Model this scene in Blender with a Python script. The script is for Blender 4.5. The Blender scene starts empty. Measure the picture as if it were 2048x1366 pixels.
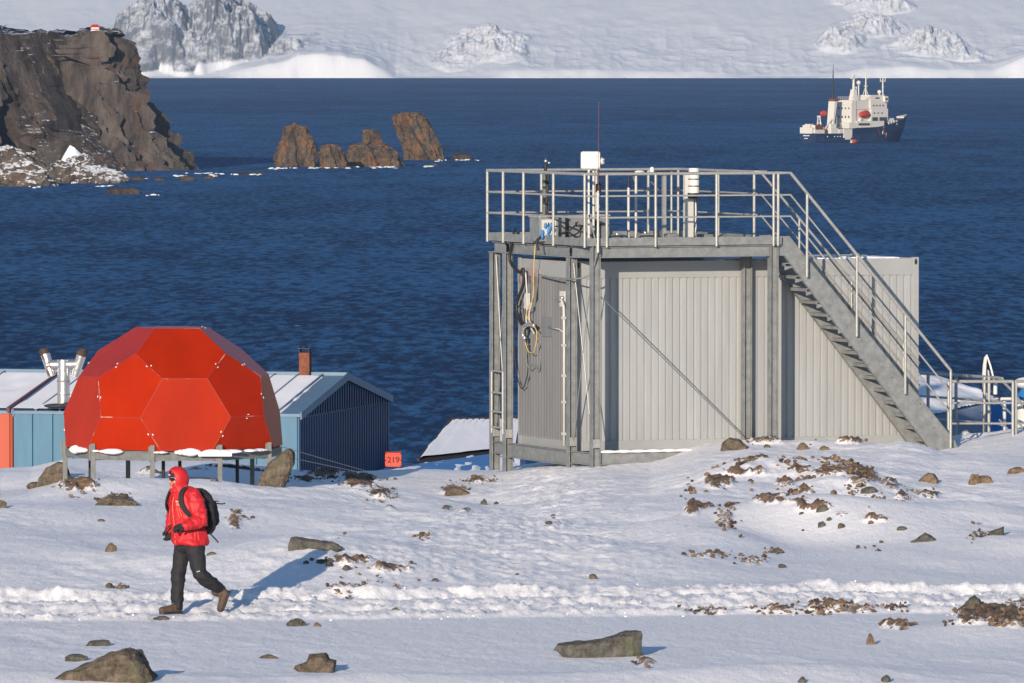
import bpy, bmesh, math, random
import numpy as np
from mathutils import Vector, Matrix, noise as mnoise
R = math.radians
random.seed(7)
S = bpy.context.scene
C = S.collection

# ------------------------------------------------------------------ camera, sky, sun, exposure
F = 15000.0            # focal length in pixels of a 2048 px wide picture
Y0 = 100.0             # pixel row of the level line
CZ = 6.58              # camera height above the track (m)
SEA = -42.7
HAZE = 2.6e-5
SUN_AZ, SUN_EL = 15.5, 13.0     # sun stands behind the camera, to its left
cam = bpy.data.objects.new('camera', bpy.data.cameras.new('camera'))
C.objects.link(cam); S.camera = cam
cam.data.sensor_width = 36; cam.data.lens = F / 2048 * 36
cam.data.clip_start = 1; cam.data.clip_end = 60000
cam.location = (0, 0, CZ)
cam.rotation_euler = (R(90) - math.atan((683 - Y0) / F), 0, 0)
w = bpy.data.worlds.new('World'); S.world = w; w.use_nodes = True
nt = w.node_tree
sky = nt.nodes.new('ShaderNodeTexSky'); sky.sky_type = 'NISHITA'; sky.sun_disc = False
sky.sun_elevation = R(SUN_EL); sky.sun_rotation = R(180 + SUN_AZ)
sky.air_density = 1.0; sky.dust_density = 0.3; sky.ozone_density = 4.0
nt.links.new(sky.outputs[0], nt.nodes['Background'].inputs[0])
nt.nodes['Background'].inputs[1].default_value = 0.125
sd = bpy.data.lights.new('sun', 'SUN'); sd.energy = 5.0; sd.angle = R(0.5); sd.color = (1.0, 0.86, 0.70)
sun = bpy.data.objects.new('sun', sd); C.objects.link(sun)
ldir = Vector((math.sin(R(SUN_AZ)) * math.cos(R(SUN_EL)), math.cos(R(SUN_AZ)) * math.cos(R(SUN_EL)), -math.sin(R(SUN_EL))))
sun.rotation_euler = ldir.to_track_quat('-Z', 'Y').to_euler(); sun.location = (-30, -60, 60)
S.view_settings.view_transform = 'Standard'; S.view_settings.look = 'None'
S.view_settings.exposure = 0.22; S.view_settings.gamma = 1
S.render.resolution_x = 1024; S.render.resolution_y = 683

def at(px, py, D):                         # the point seen at a picture position, D metres out
    return Vector(((px - 1024) * D / F, D, CZ - (py - Y0) * D / F))

# ------------------------------------------------------------------ numpy noise
def _h(ix, iy, iz, seed):
    n = (ix.astype(np.int64) * 374761393 + iy.astype(np.int64) * 668265263 + iz.astype(np.int64) * 2147483647 + seed * 1274126177) & 0xffffffff
    n = ((n ^ (n >> 13)) * 1274126177) & 0xffffffff
    n = ((n ^ (n >> 16)) * 2246822519) & 0xffffffff
    return ((n ^ (n >> 15)) & 0xffffff) / float(0xffffff)
def vn(x, y, z=0.0, seed=0):
    x, y, z = np.broadcast_arrays(np.asarray(x, float), np.asarray(y, float), np.asarray(z, float))
    ix, iy, iz = np.floor(x), np.floor(y), np.floor(z)
    fx, fy, fz = x - ix, y - iy, z - iz
    fx, fy, fz = [f * f * f * (f * (f * 6 - 15) + 10) for f in (fx, fy, fz)]
    r = 0
    for a in (0, 1):
        for b in (0, 1):
            for c in ((0, 1) if np.any(fz) else (0,)):
                r = r + _h(ix + a, iy + b, iz + c, seed) * (fx if a else 1 - fx) * (fy if b else 1 - fy) * (fz if c else 1 - fz)
    return r * 2 - 1
def fbm(x, y, z=0.0, o=4, seed=0, g=0.5):
    s, a = 0, 1.0
    for k in range(o):
        s = s + a * vn(np.asarray(x) * 2 ** k + 17.3 * k, np.asarray(y) * 2 ** k + 9.1 * k, np.asarray(z) * 2 ** k, seed + k); a *= g
    return s
def ridged(x, y, z=0.0, o=4, seed=0, g=0.5):
    s, a = 0, 1.0
    for k in range(o):
        s = s + a * (1 - 2 * np.abs(vn(np.asarray(x) * 2 ** k + 5.7 * k, np.asarray(y) * 2 ** k + 3.3 * k, np.asarray(z) * 2 ** k, seed + k))); a *= g
    return s
def sstep(a, b, x):
    t = np.clip((np.asarray(x, float) - a) / (b - a), 0, 1); return t * t * (3 - 2 * t)

# ------------------------------------------------------------------ materials
def mat(name, col=(.5, .5, .5), rough=.6, metal=0.0, var=0.0, vscale=4.0, col2=None, mix=(.45, .6), bump=0.0, bscale=20.0,
        bdist=.01, stretch=(1, 1, 1), spec=.5, coat=0.0, streak=None):
    m = bpy.data.materials.new(name); m.use_nodes = True
    t = m.node_tree; n = t.nodes; l = t.links; p = n['Principled BSDF']
    p.inputs['Roughness'].default_value = rough; p.inputs['Metallic'].default_value = metal
    p.inputs['Specular IOR Level'].default_value = spec; p.inputs['Coat Weight'].default_value = coat
    p.inputs['Base Color'].default_value = (*col, 1)
    if var or col2 or bump:
        tc = n.new('ShaderNodeTexCoord'); mp = n.new('ShaderNodeMapping'); mp.inputs['Scale'].default_value = stretch
        l.new(tc.outputs['Object'], mp.inputs[0])
    if var or col2:
        a = n.new('ShaderNodeTexNoise'); a.inputs['Scale'].default_value = vscale; a.inputs['Detail'].default_value = 6; a.inputs['Roughness'].default_value = .65
        l.new(mp.outputs[0], a.inputs[0])
        c2 = col2 or tuple(max(0, c * (1 - var)) for c in col); c1 = col if col2 else tuple(c * (1 + var) for c in col)
        rp = n.new('ShaderNodeValToRGB'); e = rp.color_ramp.elements
        e[0].position, e[1].position = mix if col2 else (.3, .7)
        e[0].color = (*c1, 1); e[1].color = (*c2, 1)
        l.new(a.outputs[0], rp.inputs[0]); l.new(rp.outputs[0], p.inputs['Base Color'])
    if bump:
        b = n.new('ShaderNodeTexNoise'); b.inputs['Scale'].default_value = bscale; b.inputs['Detail'].default_value = 5
        l.new(mp.outputs[0], b.inputs[0])
        bb = n.new('ShaderNodeBump'); bb.inputs['Strength'].default_value = bump; bb.inputs['Distance'].default_value = bdist
        l.new(b.outputs[0], bb.inputs['Height']); l.new(bb.outputs[0], p.inputs['Normal'])
    return m
M = {}
M['galv'] = mat('galvanised', (.20, .21, .212), .55, .15, var=.26, vscale=7, bump=.15, bscale=60, bdist=.002)
M['galv_dull'] = mat('dull_galvanised', (.135, .142, .14), .65, .1, var=.25, vscale=8)
M['galv_tube'] = mat('galvanised_tube', (.34, .34, .32), .42, .3, var=.15, vscale=14)
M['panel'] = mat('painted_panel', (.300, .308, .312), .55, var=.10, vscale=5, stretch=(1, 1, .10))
M['panel_end_shade'] = mat('shaded_end_panel', (.165, .168, .175), .55, var=.12, vscale=5, stretch=(1, 1, .1))  # panel grey darkened: shade of the narrow end put into its colour
M['frame_paint'] = mat('frame_paint', (.285, .292, .294), .55, var=.06, vscale=3)
M['dark'] = mat('dark_rubber', (.015, .015, .018), .6)
M['black_fabric'] = mat('black_fabric', (.012, .012, .016), .85, bump=.3, bscale=60, bdist=.004)
M['white'] = mat('white_plastic', (.62, .61, .57), .45, var=.04)
M['whitemet'] = mat('white_paint', (.50, .49, .46), .5, var=.06)
M['ship_white'] = mat('ship_white', (.62, .59, .54), .6, col2=(.44, .37, .30), mix=(.62, .8), vscale=.35)
M['ship_grey'] = mat('ship_glass', (.05, .06, .08), .3)
M['hull'] = mat('ship_hull_blue', (.010, .026, .075), .5, col2=(.03, .045, .09), mix=(.5, .75), vscale=.2)
M['ship_red'] = mat('ship_red', (.42, .035, .018), .5)
M['rust'] = mat('rusted_steel', (.19, .055, .025), .85, col2=(.06, .03, .02), vscale=5, mix=(.45, .65))
M['silver'] = mat('dented_duct', (.62, .60, .57), .33, .85, col2=(.28, .17, .12), mix=(.56, .66), vscale=5, bump=.5, bscale=9, bdist=.02)
M['yellow'] = mat('yellow_cable', (.55, .38, .08), .6)
M['bluecloth'] = mat('blue_plastic', (.03, .17, .42), .5)
M['red_pole'] = mat('red_fibre', (.15, .022, .015), .5)
M['teal'] = mat('teal_cladding', (.034, .13, .21), .5, var=.12, vscale=2, stretch=(2, 2, .4))
M['orange_clad'] = mat('orange_cladding', (.38, .045, .010), .5, var=.08, vscale=2, stretch=(2, 2, .4))
M['navy'] = mat('shaded_gable_cladding', (.018, .042, .115), .5, var=.1, vscale=2)  # hut blue taken down to navy, the gable's shade painted in
M['grey_blue'] = mat('blue_grey_trim', (.10, .17, .25), .5, var=.1)
M['pale_blue'] = mat('pale_blue_cladding', (.17, .22, .32), .5, var=.08)
M['blue_paint'] = mat('blue_paint', (.03, .16, .42), .5, var=.12, vscale=3)
M['roof_dark'] = mat('dark_flashing', (.03, .025, .03), .7)
M['crate_red'] = mat('crate_red', (.6, .05, .02), .6, var=.1)
M['text_dark'] = mat('text_dark', (.10, .02, .02), .7)
M['logo_white'] = mat('logo_white', (.8, .8, .8), .6)
M['logo_orange'] = mat('logo_orange', (.8, .16, .08), .6)
M['jacket'] = mat('red_jacket', (.46, .010, .016), .62, var=.10, vscale=9, bump=.35, bscale=14, bdist=.012)
M['zip'] = mat('orange_zip', (.85, .12, .04), .5)
M['trouser'] = mat('charcoal_trousers', (.011, .011, .014), .8, bump=.3, bscale=16, bdist=.01)
M['boot'] = mat('brown_boot', (.075, .045, .032), .75, var=.4, vscale=30)
M['skin'] = mat('skin', (.40, .20, .14), .5)
M['lens'] = mat('goggle_lens', (.01, .01, .012), .12)
M['wire'] = mat('steel_wire', (.30, .30, .29), .4, .7)

def snow_mat(name, tone=(.88, .86, .86), bs=.35, scale=9.0, dist=.03, dirt=False):
    m = bpy.data.materials.new(name); m.use_nodes = True
    t = m.node_tree; n = t.nodes; l = t.links; p = n['Principled BSDF']
    p.inputs['Roughness'].default_value = .75; p.inputs['Specular IOR Level'].default_value = .25
    p.inputs['Base Color'].default_value = (*tone, 1)
    tc = n.new('ShaderNodeTexCoord')
    mp = n.new('ShaderNodeMapping'); mp.inputs['Scale'].default_value = (1, .45, 1); l.new(tc.outputs['Object'], mp.inputs[0])
    b = n.new('ShaderNodeTexNoise'); b.inputs['Scale'].default_value = scale; b.inputs['Detail'].default_value = 8; b.inputs['Roughness'].default_value = .7
    l.new(mp.outputs[0], b.inputs[0])
    bb = n.new('ShaderNodeBump'); bb.inputs['Strength'].default_value = bs; bb.inputs['Distance'].default_value = dist
    l.new(b.outputs[0], bb.inputs['Height']); l.new(bb.outputs[0], p.inputs['Normal'])
    if dirt:
        at_ = n.new('ShaderNodeAttribute'); at_.attribute_name = 'dirt'
        nz = n.new('ShaderNodeTexNoise'); nz.inputs['Scale'].default_value = 14; nz.inputs['Detail'].default_value = 8; nz.inputs['Roughness'].default_value = .75
        l.new(tc.outputs['Object'], nz.inputs[0])
        ad = n.new('ShaderNodeMath'); ad.operation = 'ADD'; l.new(at_.outputs['Fac'], ad.inputs[0]); l.new(nz.outputs[0], ad.inputs[1])
        rp = n.new('ShaderNodeMapRange'); rp.inputs[1].default_value = .90; rp.inputs[2].default_value = 1.0; l.new(ad.outputs[0], rp.inputs[0])
        rc = n.new('ShaderNodeValToRGB'); e = rc.color_ramp.elements
        e[0].position = .35; e[0].color = (.05, .032, .024, 1); e[1].position = .62; e[1].color = (.28, .185, .115, 1)
        n3 = n.new('ShaderNodeTexNoise'); n3.inputs['Scale'].default_value = 6; n3.inputs['Detail'].default_value = 9; n3.inputs['Roughness'].default_value = .8
        l.new(tc.outputs['Object'], n3.inputs[0]); l.new(n3.outputs[0], rc.inputs[0])
        mx = n.new('ShaderNodeMix'); mx.data_type = 'RGBA'; mx.inputs[6].default_value = (*tone, 1)
        l.new(rp.outputs[0], mx.inputs[0]); l.new(rc.outputs[0], mx.inputs[7]); l.new(mx.outputs[2], p.inputs['Base Color'])
    return m
M['snow'] = snow_mat('snow', dirt=True, scale=16, dist=.03, bs=.75)
M['roof_snow'] = snow_mat('roof_snow', (.85, .84, .86), .3, 5, .02)
M['ice'] = snow_mat('glacier_snow', (.80, .81, .83), .3, .02, 6)

def rock_mat(name, c1, c2, c3=None, scale=1.0, snow=0.0, bump=.6, bdist=.05, snow_scale=1.0, vertical=1.0, c3range=(.55, .68), snow_by_up=True):
    m = bpy.data.materials.new(name); m.use_nodes = True
    t = m.node_tree; n = t.nodes; l = t.links; p = n['Principled BSDF']
    p.inputs['Roughness'].default_value = .88; p.inputs['Specular IOR Level'].default_value = .3
    tc = n.new('ShaderNodeTexCoord'); mp = n.new('ShaderNodeMapping'); mp.inputs['Scale'].default_value = (1, 1, vertical); l.new(tc.outputs['Object'], mp.inputs[0])
    def nz(s, d=7, r=.7, off=0):
        a = n.new('ShaderNodeTexNoise'); a.inputs['Scale'].default_value = s; a.inputs['Detail'].default_value = d; a.inputs['Roughness'].default_value = r
        if off:
            q = n.new('ShaderNodeMapping'); q.inputs['Location'].default_value = (off, off, off); l.new(mp.outputs[0], q.inputs[0]); l.new(q.outputs[0], a.inputs[0])
        else: l.new(mp.outputs[0], a.inputs[0])
        return a.outputs[0]
    a = nz(scale); rp = n.new('ShaderNodeValToRGB'); e = rp.color_ramp.elements
    e[0].position = .36; e[0].color = (*c1, 1); e[1].position = .64; e[1].color = (*c2, 1); l.new(a, rp.inputs[0]); out = rp.outputs[0]
    def over(fac, col, cur):
        mx = n.new('ShaderNodeMix'); mx.data_type = 'RGBA'; l.new(fac, mx.inputs[0]); l.new(cur, mx.inputs[6]); mx.inputs[7].default_value = (*col, 1); return mx.outputs[2]
    if c3:
        r3 = n.new('ShaderNodeMapRange'); r3.inputs[1].default_value, r3.inputs[2].default_value = c3range; l.new(nz(scale * .6, 6, .65, 31), r3.inputs[0]); out = over(r3.outputs[0], c3, out)
    if snow:
        sn = nz(scale * 2.2 * snow_scale, 8, .75, 77)
        if snow_by_up:
            g = n.new('ShaderNodeNewGeometry'); sx = n.new('ShaderNodeSeparateXYZ'); l.new(g.outputs['Normal'], sx.inputs[0])
            mu = n.new('ShaderNodeMath'); mu.operation = 'MULTIPLY_ADD'; l.new(sx.outputs[2], mu.inputs[0]); mu.inputs[1].default_value = .55; l.new(sn, mu.inputs[2]); sn = mu.outputs[0]
        r4 = n.new('ShaderNodeMapRange'); r4.inputs[1].default_value = 1.25 - snow; r4.inputs[2].default_value = 1.33 - snow; l.new(sn, r4.inputs[0]); out = over(r4.outputs[0], (.78, .79, .82), out)
    l.new(out, p.inputs['Base Color'])
    bb = n.new('ShaderNodeBump'); bb.inputs['Strength'].default_value = bump; bb.inputs['Distance'].default_value = bdist
    l.new(nz(scale * 3, 8, .72, 5), bb.inputs['Height']); l.new(bb.outputs[0], p.inputs['Normal'])
    return m
M['boulder'] = rock_mat('brown_boulder', (.055, .045, .035), (.21, .165, .12), (.12, .115, .075), 9, bump=1, bdist=.04)
M['slate'] = rock_mat('grey_slab', (.045, .044, .040), (.165, .155, .135), (.11, .115, .07), 9, bump=1, bdist=.04)
M['russet'] = rock_mat('russet_rock', (.10, .068, .046), (.28, .20, .135), None, 12, bump=1, bdist=.03)
M['cliff'] = rock_mat('cliff_rock', (.020, .017, .016), (.125, .100, .084), (.095, .055, .036), .14, snow=.24, bump=1, bdist=1.6, vertical=.35, snow_scale=1.6)
M['shore_rock'] = rock_mat('shore_rock', (.03, .026, .024), (.18, .145, .11), (.16, .09, .05), .18, snow=.42, bump=1, bdist=1.3, snow_scale=1.6)
M['wet_rock'] = rock_mat('wet_rock', (.02, .016, .014), (.09, .06, .045), None, .3, bump=1, bdist=.5)
M['stack'] = rock_mat('stack_rock', (.028, .023, .019), (.17, .128, .09), (.27, .125, .048), .34, bump=1, bdist=1.4, vertical=.6, c3range=(.49, .66))
M['far_rock'] = rock_mat('far_rock', (.035, .04, .05), (.14, .14, .15), None, .03, snow=.52, bump=.8, bdist=3, snow_scale=1.3)

# ------------------------------------------------------------------ object helpers
def link(o, parent=None):
    C.objects.link(o)
    if parent is not None: o.parent = parent
    return o
def tag(o, label=None, cat=None, group=None, kind=None):
    if label: o['label'] = label
    if cat: o['category'] = cat
    if group: o['group'] = group
    if kind: o['kind'] = kind
    return o
def thing(name, label, cat, loc=(0, 0, 0), rz=0.0, group=None):
    o = bpy.data.objects.new(name, None); C.objects.link(o); o.empty_display_size = .2
    o.location = loc; o.rotation_euler = (0, 0, rz)
    return tag(o, label, cat, group)
class MB:
    def __init__(s): s.v = []; s.f = []; s.st = []
    def add(s, vs, fs):
        b = len(s.v); s.st.append((b, len(s.f))); s.v += [tuple(v) for v in vs]; s.f += [tuple(i + b for i in f) for f in fs]; return s
    def box(s, a, b):
        x0, y0, z0 = a; x1, y1, z1 = b
        return s.add([(x0, y0, z0), (x1, y0, z0), (x1, y1, z0), (x0, y1, z0), (x0, y0, z1), (x1, y0, z1), (x1, y1, z1), (x0, y1, z1)],
                     [(0, 3, 2, 1), (4, 5, 6, 7), (0, 1, 5, 4), (1, 2, 6, 5), (2, 3, 7, 6), (3, 0, 4, 7)])
    def cbox(s, c, d): return s.box([c[i] - d[i] / 2 for i in range(3)], [c[i] + d[i] / 2 for i in range(3)])
    def hexa(s, p):      # 8 corners: bottom 4, top 4
        return s.add(p, [(0, 3, 2, 1), (4, 5, 6, 7), (0, 1, 5, 4), (1, 2, 6, 5), (2, 3, 7, 6), (3, 0, 4, 7)])
    def beam(s, p, q, wd, ht, up=(0, 0, 1)):
        p, q = Vector(p), Vector(q); d = (q - p).normalized(); u = Vector(up)
        sd_ = d.cross(u)
        if sd_.length < 1e-4: sd_ = Vector((1, 0, 0))
        sd_.normalize(); u = sd_.cross(d).normalized(); a = sd_ * wd / 2; b = u * ht / 2
        return s.hexa([p - a - b, p + a - b, q + a - b, q - a - b, p - a + b, p + a + b, q + a + b, q - a + b])
    def tube(s, p, q, r, n=10, r2=None, cap=True):
        p, q = Vector(p), Vector(q); d = (q - p).normalized(); a = d.orthogonal().normalized(); b = d.cross(a); r2 = r if r2 is None else r2
        vs = []
        for c, rr in ((p, r), (q, r2)):
            for i in range(n): t = 2 * math.pi * i / n; vs.append(c + (a * math.cos(t) + b * math.sin(t)) * rr)
        fs = [(i, (i + 1) % n, n + (i + 1) % n, n + i) for i in range(n)]
        if cap: fs += [tuple(range(n - 1, -1, -1)), tuple(range(n, 2 * n))]
        return s.add(vs, fs)
    def path(s, pts, r, n=8):
        pts = [Vector(p) for p in pts]; vs = []; a = None
        for i, p in enumerate(pts):
            d = (pts[min(i + 1, len(pts) - 1)] - pts[max(i - 1, 0)]).normalized()
            a = d.orthogonal().normalized() if a is None else (a - d * a.dot(d)).normalized()
            b = d.cross(a)
            for k in range(n): t = 2 * math.pi * k / n; vs.append(p + (a * math.cos(t) + b * math.sin(t)) * r)
        fs = [(i * n + k, i * n + (k + 1) % n, (i + 1) * n + (k + 1) % n, (i + 1) * n + k) for i in range(len(pts) - 1) for k in range(n)]
        fs += [tuple(range(n - 1, -1, -1)), tuple(range((len(pts) - 1) * n, len(pts) * n))]
        return s.add(vs, fs)
    def curve(s, pts, r, n=8, res=6):       # smooth path through points
        P = [Vector(p) for p in pts]; P = [P[0]] + P + [P[-1]]; o = []
        for i in range(1, len(P) - 2):
            for k in range(res):
                t = k / res; p0, p1, p2, p3 = P[i - 1:i + 3]
                o.append(.5 * ((2 * p1) + (p2 - p0) * t + (2 * p0 - 5 * p1 + 4 * p2 - p3) * t * t + (3 * p1 - p0 - 3 * p2 + p3) * t ** 3))
        o.append(P[-2]); return s.path(o, r, n)
    def ball(s, c, rad, nu=16, nv=10, rot=None):
        vs = []; c = Vector(c); rad = (rad,) * 3 if isinstance(rad, (int, float)) else rad
        for j in range(1, nv):
            ph = math.pi * j / nv
            for i in range(nu):
                t = 2 * math.pi * i / nu; v = Vector((math.sin(ph) * math.cos(t) * rad[0], math.sin(ph) * math.sin(t) * rad[1], math.cos(ph) * rad[2]))
                vs.append(c + (rot @ v if rot else v))
        up = Vector((0, 0, rad[2])); up = rot @ up if rot else up; vs += [c + up, c - up]; m = (nv - 1) * nu
        fs = [(j * nu + i, (j + 1) * nu + i, (j + 1) * nu + (i + 1) % nu, j * nu + (i + 1) % nu) for j in range(nv - 2) for i in range(nu)]
        fs += [(m, i, (i + 1) % nu) for i in range(nu)] + [(m + 1, (nv - 2) * nu + (i + 1) % nu, (nv - 2) * nu + i) for i in range(nu)]
        return s.add(vs, fs)
    def cap(s, p, q, r0, r1, n=16):          # tapered capsule
        return s.ball(p, r0, n, 10).ball(q, r1, n, 10).tube(p, q, r0, n, r1)
    def loft(s, rings, cap=True):
        n = len(rings[0]); vs = [p for r in rings for p in r]
        fs = [(j * n + i, j * n + (i + 1) % n, (j + 1) * n + (i + 1) % n, (j + 1) * n + i) for j in range(len(rings) - 1) for i in range(n)]
        if cap: fs += [tuple(range(n - 1, -1, -1)), tuple(range((len(rings) - 1) * n, len(rings) * n))]
        return s.add(vs, fs)
    def each(s, name, m, parent=None, **k):       # every added piece becomes an object of its own
        e = s.st + [(len(s.v), len(s.f))]; out = []
        for (v0, f0), (v1, f1) in zip(e, e[1:]):
            q = MB(); q.v = s.v[v0:v1]; q.f = [tuple(i - v0 for i in f) for f in s.f[f0:f1]]; out.append(q.build(name, m, parent, **k))
        return out
    def build(s, name, m, parent=None, smooth=False, bevel=0.0):
        me = bpy.data.meshes.new(name); me.from_pydata(s.v, [], s.f); me.update()
        o = bpy.data.objects.new(name, me); link(o, parent)
        for mm in (m if isinstance(m, (list, tuple)) else [m]): me.materials.append(mm)
        if smooth:
            me.polygons.foreach_set('use_smooth', [True] * len(me.polygons))
            if smooth == 'auto': me.set_sharp_from_angle(angle=R(40))
        if bevel:
            b = o.modifiers.new('bevel', 'BEVEL'); b.width = bevel; b.segments = 2; b.limit_method = 'ANGLE'
        return o
def fix_normals(o):
    bm = bmesh.new(); bm.from_mesh(o.data); bmesh.ops.recalc_face_normals(bm, faces=bm.faces); bm.to_mesh(o.data); bm.free(); return o
def grid_mesh(name, V, nx, ny, m, parent=None, smooth=True, wrap=False):
    """V: (ny,nx,3) array"""
    me = bpy.data.meshes.new(name); V = np.asarray(V, dtype=np.float32).reshape(-1, 3)
    me.vertices.add(len(V)); me.vertices.foreach_set('co', V.ravel())
    i, j = np.meshgrid(np.arange(nx if wrap else nx - 1), np.arange(ny - 1)); i1 = (i + 1) % nx
    q = np.stack([j * nx + i, j * nx + i1, (j + 1) * nx + i1, (j + 1) * nx + i], -1).reshape(-1, 4).astype(np.int32)
    me.loops.add(q.size); me.loops.foreach_set('vertex_index', q.ravel())
    me.polygons.add(len(q)); me.polygons.foreach_set('loop_start', np.arange(0, q.size, 4, dtype=np.int32))
    me.update(calc_edges=True); me.validate()
    if smooth: me.polygons.foreach_set('use_smooth', np.ones(len(me.polygons), bool))
    me.materials.append(m); o = bpy.data.objects.new(name, me); link(o, parent); return o
def merged(mb, name, m, parent, voxel=.01, smooth=6, wrinkle=0.0, wscale=9.0):
    """closed shapes fused into one continuous skin"""
    o = mb.build(name, m, None); md = o.modifiers.new('r', 'REMESH'); md.mode = 'VOXEL'; md.voxel_size = voxel; md.use_smooth_shade = True
    if smooth: s_ = o.modifiers.new('s', 'SMOOTH'); s_.iterations = smooth; s_.factor = .5
    dg = bpy.context.evaluated_depsgraph_get(); dg.update()
    me = bpy.data.meshes.new_from_object(o.evaluated_get(dg)); me.name = name; old = o.data
    o.modifiers.clear(); o.data = me; bpy.data.meshes.remove(old)
    if wrinkle:
        n = len(me.vertices); co = np.empty(n * 3, np.float32); me.vertices.foreach_get('co', co); co = co.reshape(-1, 3)
        no = np.empty(n * 3, np.float32); me.vertex_normals.foreach_get('vector', no); no = no.reshape(-1, 3)
        d = ridged(co[:, 0] * wscale, co[:, 1] * wscale, co[:, 2] * wscale * 1.3, 3, 4) * wrinkle
        me.vertices.foreach_set('co', (co + no * d[:, None]).ravel().astype(np.float32)); me.update()
    me.polygons.foreach_set('use_smooth', [True] * len(me.polygons))
    if parent is not None: o.parent = parent
    return o
def text(body, size, loc, rot, m, parent, name='lettering', depth=.002, bold=0.0):
    cu = bpy.data.curves.new(name, 'FONT'); cu.body = body; cu.size = size; cu.extrude = depth; cu.offset = bold; cu.align_x = 'CENTER'; cu.align_y = 'CENTER'
    o = bpy.data.objects.new(name, cu); C.objects.link(o)
    dg = bpy.context.evaluated_depsgraph_get(); me = bpy.data.meshes.new_from_object(o.evaluated_get(dg)); bpy.data.objects.remove(o)
    o = bpy.data.objects.new(name, me); link(o, parent); me.materials.clear(); me.materials.append(m); o.location = loc; o.rotation_euler = rot; return o

# ------------------------------------------------------------------ ground
CR_X = [(-2000, -.14), (0, -.14), (60, -.08), (134, .06), (300, .04), (430, .02), (520, -.06), (600, -.18), (740, -.20), (985, -.16), (1200, -.10), (1300, -.04), (1400, .16), (1500, .28), (1800, .30), (1880, .36), (1950, .44), (2048, .52), (2600, .5)]
CX = np.array([(p - 1024) * .008 for p, _ in CR_X]); CV = np.array([v for _, v in CR_X])
def gp(px, py, z=0.1):            # flat estimate of a ground position
    D = F * (CZ - z) / (py - Y0); return (px - 1024) * D / F, D
HUMPS = []
def hump(px, py, h, sx, sy, sk=0.0): x, y = gp(px, py, h * .7); HUMPS.append((x, y, h, sx, sy, sk))
hump(346, 962, .26, 3.0, 1.9); hump(640, 1100, .42, 1.7, 3.2); hump(760, 1075, .22, 2.2, 2.8); hump(300, 1010, .16, 2.2, 3); hump(120, 1090, .18, 2.4, 3.4)
hump(700, 965, .20, 1.2, 1.8); hump(620, 990, .12, 1.0, 2); hump(880, 985, .14, .7, 2); hump(90, 985, .12, 1.2, 2)
hump(1680, 975, .28, .9, 1.7, .3); hump(1520, 955, .2, 1.4, 1.6); hump(1420, 980, .18, .8, 1.6); hump(1400, 1040, .26, .8, 2.2, .4)
hump(1600, 1040, .30, 1.2, 2.2, .5); hump(1440, 1085, .14, .7, 2.0); hump(1750, 1060, .2, 1.1, 2); hump(1930, 1040, .26, 1.4, 2.6)
hump(1950, 925, .22, 1.2, 2.0); hump(1720, 905, .10, 1.2, 1.4); hump(1850, 905, .25, .9, 1.5, -.4); hump(2030, 1110, .14, 1.6, 3)
hump(1550, 1180, .07, 2.0, 1.5); hump(1995, 1250, .12, 1.0, 1.5); hump(60, 1345, .12, 1.6, 1.2); hump(760, 1350, .10, 1.5, 1.0); hump(1350, 1345, .09, 1.8, 1.2)
hump(1650, 1340, .11, 1.6, 1.6)
def rng(px):  return (px - 1024)
def track_c(x): return 88.6 + .07 * x + .25 * np.sin(x * .35)      # centre of the churned track
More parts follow.
